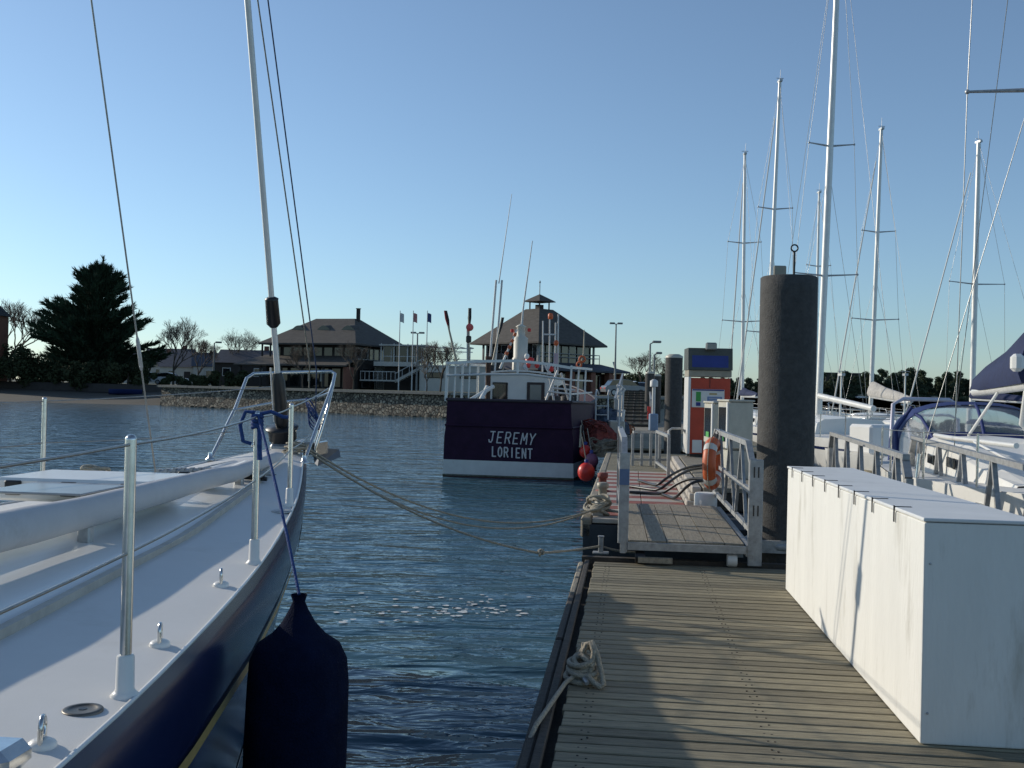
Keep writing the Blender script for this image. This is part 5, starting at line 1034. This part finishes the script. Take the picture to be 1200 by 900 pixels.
car(738,104,ZL,1.25,CW,'white car parked on the quay behind the ramp top'); car(756,112,ZL,1.3,CG,'grey car parked right of the white one behind the ramp'); car(732,92,ZL,.2,CG,'silver car parked beyond the ramp, partly behind a brick pillar'); car(199,126,ZL,.0,CW,'white car parked below the wide bare tree'); car(176,126,ZL,.1,CG,'grey car parked below the cypress\'s right edge')
car(1096,373.5,1.92,.1,CW,'white car parked before the far trees right of the masts'); car(1010,374,1.92,0,CW,'white van-like car parked before the far trees left of the slanting boom'); car(1180,374,1.92,0,CG,'grey car parked far off behind the blue sail cover')
bp = onz(147,461,.9); o = thing('beached_dinghy','small blue dinghy lying on the beach below the cypress','dinghy',(bp.x,bp.y,.75),.3)
m_ = MB(); rows = [[(x, s*.75*math.sqrt(max(0,1-(x/1.75)**4))*kk, zz) for s,kk,zz in ((-1,1,.6),(-1,.75,.15),(0,0,0),(1,.75,.15),(1,1,.6))] for x in np.linspace(-1.7,1.7,9)]; m_.grid(rows); m_.build('hull',BLUETRIM,o); MB().grid([[(p_[0],p_[1],.55) for p_ in (r[0],r[2],r[4])] for r in rows]).build('cover',mat('dinghy_cover',(.05,.1,.25),.8,var=.2,scale=3),o)
# ------------------------------------------------------------------ the marina on the right
def gen_yacht(lab, mast_px, Y, top, ang, Lf, La, beam, fb=1.15, spread=(), boom=None, hullm=HULLWHITE, mast_r=.075, cover=None, gear=True, furl=True, rigs=True, bigcabin=False, chain=.96, name='sailing_yacht'):
    base = at(mast_px, 469, Y); o = thing(name, lab, 'yacht', (base.x, base.y, 0), ang, 'sailing yachts in the marina on the right')
    Mi = Matrix.Rotation(-ang, 3, 'Z')
    def loc(w_): return Mi @ (V(w_) - V((base.x, base.y, 0)))
    L = Lf + La
    def hw(y): 
        t = (Lf - y)/L; return beam/2*interp(t, [0,.06,.18,.35,.55,.8,1], [.015,.18,.5,.82,1,.94,.72])
    def zz(y): return fb + .22*((y+La)/L)**2 - .02
    ys = [Lf-L*t for t in (0,.02,.06,.12,.2,.3,.42,.55,.7,.85,1)]
    def hp(y, t, s): 
        yy = y - .7*t*max(0,(y-Lf*.4)/(Lf*.6)); return V((s*hw(y)*(1-.28*t**1.6), yy, lerp(zz(y), -.25, t)))
    tt = [0,.04,.2,.4,.6,.8,1]; m_ = MB()
    for s in (1,-1): m_.grid([[hp(y,t,s) for t in tt] for y in ys])
    tr = [hp(-La,t,1) for t in tt]; m_.add(tr+[V((-p.x,p.y,p.z)) for p in tr], [tuple(range(7))+tuple(range(13,6,-1))]); h_ = m_.build('hull', hullm, o)
    for s in (1,-1): MB().grid([[hp(y,t,s)+V((s*.006,0,0)) for t in (.16,.21)] for y in ys[1:]]).build('stripe', NAVY, h_)
    MB().grid([[(hw(y)*k*.98, y, zz(y)+.05*(1-k*k)-.01) for k in (-1,-.5,0,.5,1)] for y in ys]).build('deck', NONSKID, o)
    ch = .42 if not bigcabin else .5; c0, c1 = Lf*.45, -La*.45; m_ = MB(); rows = []
    for y in np.linspace(c0, c1, 9):
        t = (c0-y)/(c0-c1); w_ = min(hw(y)*.66, beam*.33); hh = ch*min(1, .1+t*1.8); z = zz(y); rows.append([(-w_,y,z-.02),(-w_*.93,y,z+hh*.75),(-w_*.75,y,z+hh),(0,y,z+hh+.05),(w_*.75,y,z+hh),(w_*.93,y,z+hh*.75),(w_,y,z-.02)])
    m_.grid(rows, smooth=False); m_.add(rows[-1],[tuple(range(7))]); cr = m_.build('coachroof', GEL, o)
    for s in (1,-1):
        for k in (.45,.66,.87): y = lerp(c0,c1,k); w_ = min(hw(y)*.66,beam*.33); MB().box((s*w_*.985,y,zz(y)+ch*.42),(.04,.5,.14),bev=.01).build('cabin_window', GLASS, cr)
    tp = loc(at(*top, Y)); mt = MB().tube([(0,0,fb), tuple(V((0,0,fb)).lerp(tp,.5)), tuple(tp)], [mast_r,mast_r,mast_r*.75], 12).build('mast', MASTM, o)
    MB().box(tp+V((0,0,.03)),(.12,.3,.08)).tube([tp, tp+V((.05,.1,.5))],.008,4).tube([tp+V((-.14,0,.14)), tp+V((.14,0,.14))],.012,4).build('masthead', DULLMETAL, mt)
    ends = []
    for (py, half) in spread:
        zsp = at(mast_px, py, Y).z; f_ = (zsp-fb)/(tp.z-fb); c = V((0,0,fb)).lerp(tp, f_)
        e = []
        for s in (-1,1): q = c + V((s*half,-.12,.05)); MB().tube([c,q],[.032,.018],6).sphere(q,.035,6).build('spreader', DULLMETAL, mt); e.append(q)
        ends.append(e)
    if rigs:
        for i, s in enumerate((-1,1)):
            q = [V((s*hw(-.2)*chain,-.2,zz(0)))] + [e[i] for e in ends] + [tp-V((0,0,.15))]; MB().tube(q, .007, 5).build('shroud', WIRE, mt)
            if ends: MB().tube([V((s*hw(-.3)*.9,-.3,zz(0))), V((0,0,fb)).lerp(tp,.5)], .006, 5).build('lower_shroud', WIRE, mt)
        MB().tube([(0,-La+.1,zz(-La)), tuple(tp)], .006, 5).build('backstay', WIRE, mt); fs0 = V((0,Lf-.15,zz(Lf)))
        if furl: MB().tube([fs0+V((0,0,.2)), fs0.lerp(tp,.06), fs0.lerp(tp,.9)], [.025,.035,.022], 8).lathe([(.07,0),(.09,.03),(.09,.14),(.05,.17)], fs0+V((0,0,.1)),10).build('furled_genoa', GEL, o)
        else: MB().tube([tuple(fs0), tuple(tp)], .007, 5).build('forestay', WIRE, mt)
    if boom:
        bl, bz, be = boom; bo_ = MB().tube([(0,-.1,bz),(0,-bl,be)], [.085,.08], 10).build('boom', MASTM, o)
        if cover:
            m_ = MB(); rows = []
            for t in np.linspace(-.02,1.04,12):
                y = -.1-(bl-.1)*t; z = lerp(bz,be,t); hh = interp(t,[-.02,.05,.35,.75,1.04],[cover[1]*.9,cover[1],cover[1]*.72,cover[1]*.52,cover[1]*.30]); w_ = .17*interp(t,[0,.7,1.04],[1,.8,.35]); dr = math.sin(t*13)*.012
                rows.append([(-w_*.7,y,z+.0),(-w_-dr,y,z+.10*hh/.5),(-w_*.75,y,z+hh*.55),(-.03,y,z+hh+.02*math.sin(t*9)),(.03,y,z+hh),(w_*.75,y,z+hh*.55),(w_+dr,y,z+.10*hh/.5),(w_*.7,y,z+.0)])
            m_.grid(rows); m_.add(rows[-1],[tuple(range(8))]); m_.add(rows[0],[tuple(range(8))]); m_.build('sail_cover', cover[0], bo_)
    if gear:
        for s in (1,-1):
            tops_ = []
            for k in (.12,.3,.48,.66,.84): y = Lf-L*k; v = V((s*(hw(y)-.06),y,zz(y))); MB().tube([v,v+V((0,0,.6))],.014,6).build('stanchion',STEEL,o); tops_.append(v+V((0,0,.59)))
            MB().tube([V((s*.2,Lf-.1,zz(Lf)+.6))]+tops_+[V((s*hw(-La)*.9,-La,zz(-La)+.6))],.006,5).build('lifeline',WIRE,o)
        MB().tube([(-hw(Lf*.8),Lf*.8,zz(Lf*.8)),(-.25,Lf*.9,zz(Lf)+.6),(-.08,Lf,zz(Lf)+.62),(.08,Lf,zz(Lf)+.62),(.25,Lf*.9,zz(Lf)+.6),(hw(Lf*.8),Lf*.8,zz(Lf*.8))],.016,6).build('pulpit',STEEL,o)
        w_ = hw(-La)*.85; MB().tube([(-w_,-La*.82,zz(-La)),(-w_,-La*.82,zz(-La)+.62),(-w_,-La,zz(-La)+.62),(w_,-La,zz(-La)+.62),(w_,-La*.82,zz(-La)+.62),(w_,-La*.82,zz(-La))],.016,6).build('pushpit',STEEL,o)
    return o, loc, zz, hw
# near yacht with the blue sprayhood, bow towards the viewer and off to the right
ny, nloc, nzz, nhw = gen_yacht('white yacht with blue sprayhood and blue sail cover at the right edge', 1209, 13.5, (1234,-420), R(166), 4.9, 6.2, 3.3, 1.12, ((105,.88),(-190,.80)), (3.75,2.46,2.36), GEL, .085, (BLUECLOTH,.72), False, True, True, True, .6)
hy = -4.0                                              # sprayhood over the companionway
def shrow(y, k, w0, z0, hh): return [(w0*math.copysign(abs(math.sin(a))**.7, math.sin(a)), y, z0+hh*max(0,math.cos(a))**.62) for a in np.linspace(-math.pi/2, math.pi/2, 17)]
zc = nzz(hy)+.38
rows = [shrow(hy+1.05,0,.98,zc-.05,.18), shrow(hy+.85,0,1.04,zc-.1,.42), shrow(hy+.5,0,1.12,zc-.22,.78), shrow(hy+.25,0,1.2,zc-.3,.95)]
shd = MB().grid(rows).build('sprayhood_window', CLEAR, ny)
MB().grid([shrow(hy+.30,0,1.205,zc-.3,.96), shrow(hy-.1,0,1.235,zc-.33,1.04), shrow(hy-.75,0,1.26,zc-.38,1.06)]).build('sprayhood', BLUETRIM, ny)
MB().grid([shrow(hy+1.07,0,.985,zc-.06,.2), shrow(hy+.97,0,1.005,zc-.075,.3)]).build('sprayhood_hem', BLUETRIM, shd)
for k in (4,8,12):
    MB().tube([V(r[k])+V((0,0.008,.012)) for r in rows], .028, 6).build('window_border', BLUETRIM, shd)
for s in (1,-1): MB().tube([(s*1.2,hy+.2,zc-.3),(s*1.24,hy+.2,zc+.2),(s*1.0,hy+.25,zc+.6)],.03,6).build('window_border', BLUETRIM, shd)
for s in (-1,1):
    tops_ = []
    for y in (3.6,2.0,.4,-1.4,-3.2,-5.0): v = V((s*(nhw(y)-.06),y,nzz(y))); MB().tube([v,v+V((0,0,.62))],.015,8).build('stanchion',STEEL,ny); tops_.append(v+V((0,0,.61)))
    MB().tube(tops_,.007,6).build('lifeline',WIRE,ny)
    MB().tube([(s*nhw(3)*.55,3.0,nzz(3)+.1),(s*.8,.6,nzz(0)+.52)],.018,6).build('handrail',GEL,ny)
    MB().tube([(s*nhw(0)*.95,.1,nzz(0)),(s*nhw(0)*.93,.08,nzz(0)+.32)],.03,8).build('turnbuckle',STEEL,ny)
MB().tube([(.5,1.5,nzz(1)+.5),(.95,-.4,nzz(0)+.53),(.85,-2.2,nzz(0)+.5)],.035,10).build('spinnaker_pole',MASTM,ny)
MB().tube([(-.6,-2.0,nzz(0)+.45),(-.1,-1.0,1.9),(0,-.3,2.42)],.03,8).tube([(.3,-2.6,nzz(0)+.5),(.05,-1.8,2.35)],.022,8).build('boom_strut',GEL,ny)
MB().lathe([(.06,0),(.06,.16),(.02,.2)],(.25,hy-.2,zc-.1),10).build('red_bag',NETR,ny)
p = nloc(at(1192,425,12.8)); MB().box(p,(.14,.2,.22),bev=.04).build('white_horn',GEL,ny)
# slanting stays of that yacht which cross the sky
for a, c, nm in (((1107,0),(1066,300),'forestay_line'),):
    pass
gen_yacht('white yacht whose tall mast runs off the top, boom slanting right', 959, 30, (985,-110), R(5), 4.6, 5.2, 3.2, 1.2, ((323,.95),(171,.68)), (3.7,2.25,1.95), HULLWHITE, .1, None, True, False)
gen_yacht('white yacht with its mast rising left of the big dark pile, left one of two', 870, 44, (873,181), R(-3), 4.2, 4.6, 3.0, 1.15, ((377,.9),(285,.7)), (3.3,2.2,2.2), GEL, .075, (BLUECLOTH,.35), True, True)
gen_yacht('white yacht whose mast rises from behind the big dark pile, spreaders above the pile', 897, 39, (914,96), R(3), 4.4, 4.8, 3.1, 1.15, ((390,.9),(245,.66)), (3.5,2.2,2.2), HULLWHITE, .08, (BLUECLOTH,.35), True, True)
gen_yacht('white yacht with grey sail bundled round its mast foot', 1020, 41, (1033,152), R(3), 4.4, 4.8, 3.1, 1.15, ((375,.95),(272,.68)), (3.6,2.3,2.1), GEL, .085, (mat('sail_grey',(.42,.4,.37),.85,var=.2,scale=8,bump=.3),.6), True, True)
gen_yacht('white yacht whose mast stands above the blue sail cover', 1139, 41, (1147,167), R(15), 4.4, 4.8, 3.1, 1.15, ((333,1.3),), (3.6,2.3,2.2), HULLWHITE, .11, (BLUECLOTH,.4), True, True)
gen_yacht('small yacht with a thin short mast just left of the tallest one', 955, 50, (960,226), R(4), 4.0, 4.2, 2.8, 1.1, ((312,.6),), (3.0,2.1,2.1), GEL, .07, None, True, False)
# little motor launch with a hoop frame
p = at(1046,500,24); o = thing('motor_launch', 'small white open launch with a pale roll bar behind the walkway handrail', 'boat', (p.x,p.y,0), R(15))
rows = [[(s*k, y, z) for s,k,z in ((-1,w_,.95),(-1,w_*.9,.3),(-1,w_*.5,-.1),(1,w_*.5,-.1),(1,w_*.9,.3),(1,w_,.95))] for y,w_ in ((-2.4,.95),(-1,1.05),(.6,1.0),(1.8,.65),(2.5,.1))]
MB().grid(rows).add(rows[0],[(0,1,2,3,4,5)]).build('hull',HULLWHITE,o); MB().grid([[V(r[0])-V((0,0,.05)),V(r[5])-V((0,0,.05))] for r in rows],smooth=False).build('deck',NONSKID,o)
MB().tube([(-.9,-1.2,.9),(-.85,-1.2,2.1),(-.6,-1.2,2.22),(.6,-1.2,2.22),(.85,-1.2,2.1),(.9,-1.2,.9)],.045,8).build('roll_bar',mat('lilac_alloy',(.5,.48,.55),.5,.2,var=.1,scale=6),o); MB().box((-.2,.2,1.25),(1.1,.9,.7),taper=.8,bev=.06).build('console',GEL,o); MB().box((-.2,.62,1.4),(.8,.05,.3)).build('windscreen',GLASS,o)
# walkway with trellis handrails
WA0, WA1 = V((4.2,10.8,0)), V((5.5,17.6,0)); WB0, WB1 = V((4.62,8.6,0)), V((6.5,16.6,0))
wk = thing('visitor_walkway', 'narrow boarded walkway leading to the visitor boats behind the white locker', 'walkway', WA0); 
for k in range(52):
    t = k/52; a = WA0.lerp(WA1,t)-WA0; c = (WA0.lerp(WA1,t) + V((1.15,-.2,0)))-WA0; MB().bar(a+V((0,0,.60)), c+V((0,0,.60)), .122,.04).build('board', WOOD_L, wk)
MB().hexa([V(q) for q in ((-.05,-.2,.0),(1.2,-.4,.0),(2.5,6.4,.0),(1.25,6.7,.0),(-.05,-.2,.56),(1.2,-.4,.56),(2.5,6.4,.56),(1.25,6.7,.56))]).build('float_body', DARKWOOD, wk)
def trellis(A, B, lab, nV, mid):
    o = thing('trellis_handrail', lab, 'handrail', (A.x,A.y,0), 0, 'trellis handrails of the visitor walkway'); d = B-A; zt, zb = 1.60, .66
    MB().bar((d.x*.02,d.y*.02,zt), d*.985+V((0,0,zt)), .075,.06).build('top_rail', GALV, o)
    MB().bar((0,0,zb), d+V((0,0,zb)), .06,.06).build('bottom_rail', GALV, o)
    if mid: MB().bar((0,0,zb+.38), d+V((0,0,zb+.38)), .035,.035).build('middle_rail', GALV, o)
    for t in (0,1): 
        q = d*t; s = d*(.035 if t == 0 else -.03); MB().bar(q+V((0,0,zb-.08)), q+V((0,0,zt-.22)), .08,.09).bar(q+V((0,0,zt-.23)), q+s+V((0,0,zt-.005)), .08,.085).build('end_post', GALV, o)
    for k in range(nV):
        a = d*((k+.22)/nV); m__ = d*((k+.5)/nV); c = d*((k+.78)/nV); MB().bar(a+V((0,0,zb)), m__-d*.004+V((0,0,zt-.03)), .05,.055).build('brace', GALV, o); MB().bar(c+V((0,0,zb)), m__+d*.004+V((0,0,zt-.03)), .05,.055).build('brace', GALV, o)
trellis(WA0, WA1, 'trellis handrail with a boxed near end, left one behind the white locker', 5, False); trellis(WB0, WB1, 'trellis handrail with a thin middle rail, right one in front of the blue sprayhood', 5, True)
# visitor pontoon and some extra piles behind
vp = thing('marina_pontoon', 'long grey pontoon between the moored yachts on the right', 'pontoon', (9.2,24,0), -R(10)); MB().box((0,12,.28),(1.9,30,.5)).build('float_body', CONC, vp)
for k in range(70): MB().box((0,-2.8+k*.43,.56),(2.0,.415,.05)).build('plank', WOOD, vp)

o, lc, _z, _h = gen_yacht('small white cruiser with a low cabin between the big pile and the walkway handrail', 985, 34, (986,440), R(8), 3.4, 3.6, 2.6, 1.0, (), None, HULLWHITE, .03, None, True, False, False, True, .9, 'motor_cruiser')
o, lc, _z, _h = gen_yacht('small white cruiser moored behind the launch with the pale roll bar', 1060, 36, (1061,440), R(-4), 3.4, 3.6, 2.6, 1.0, (), None, GEL, .03, None, True, False, False, True, .9, 'motor_cruiser')
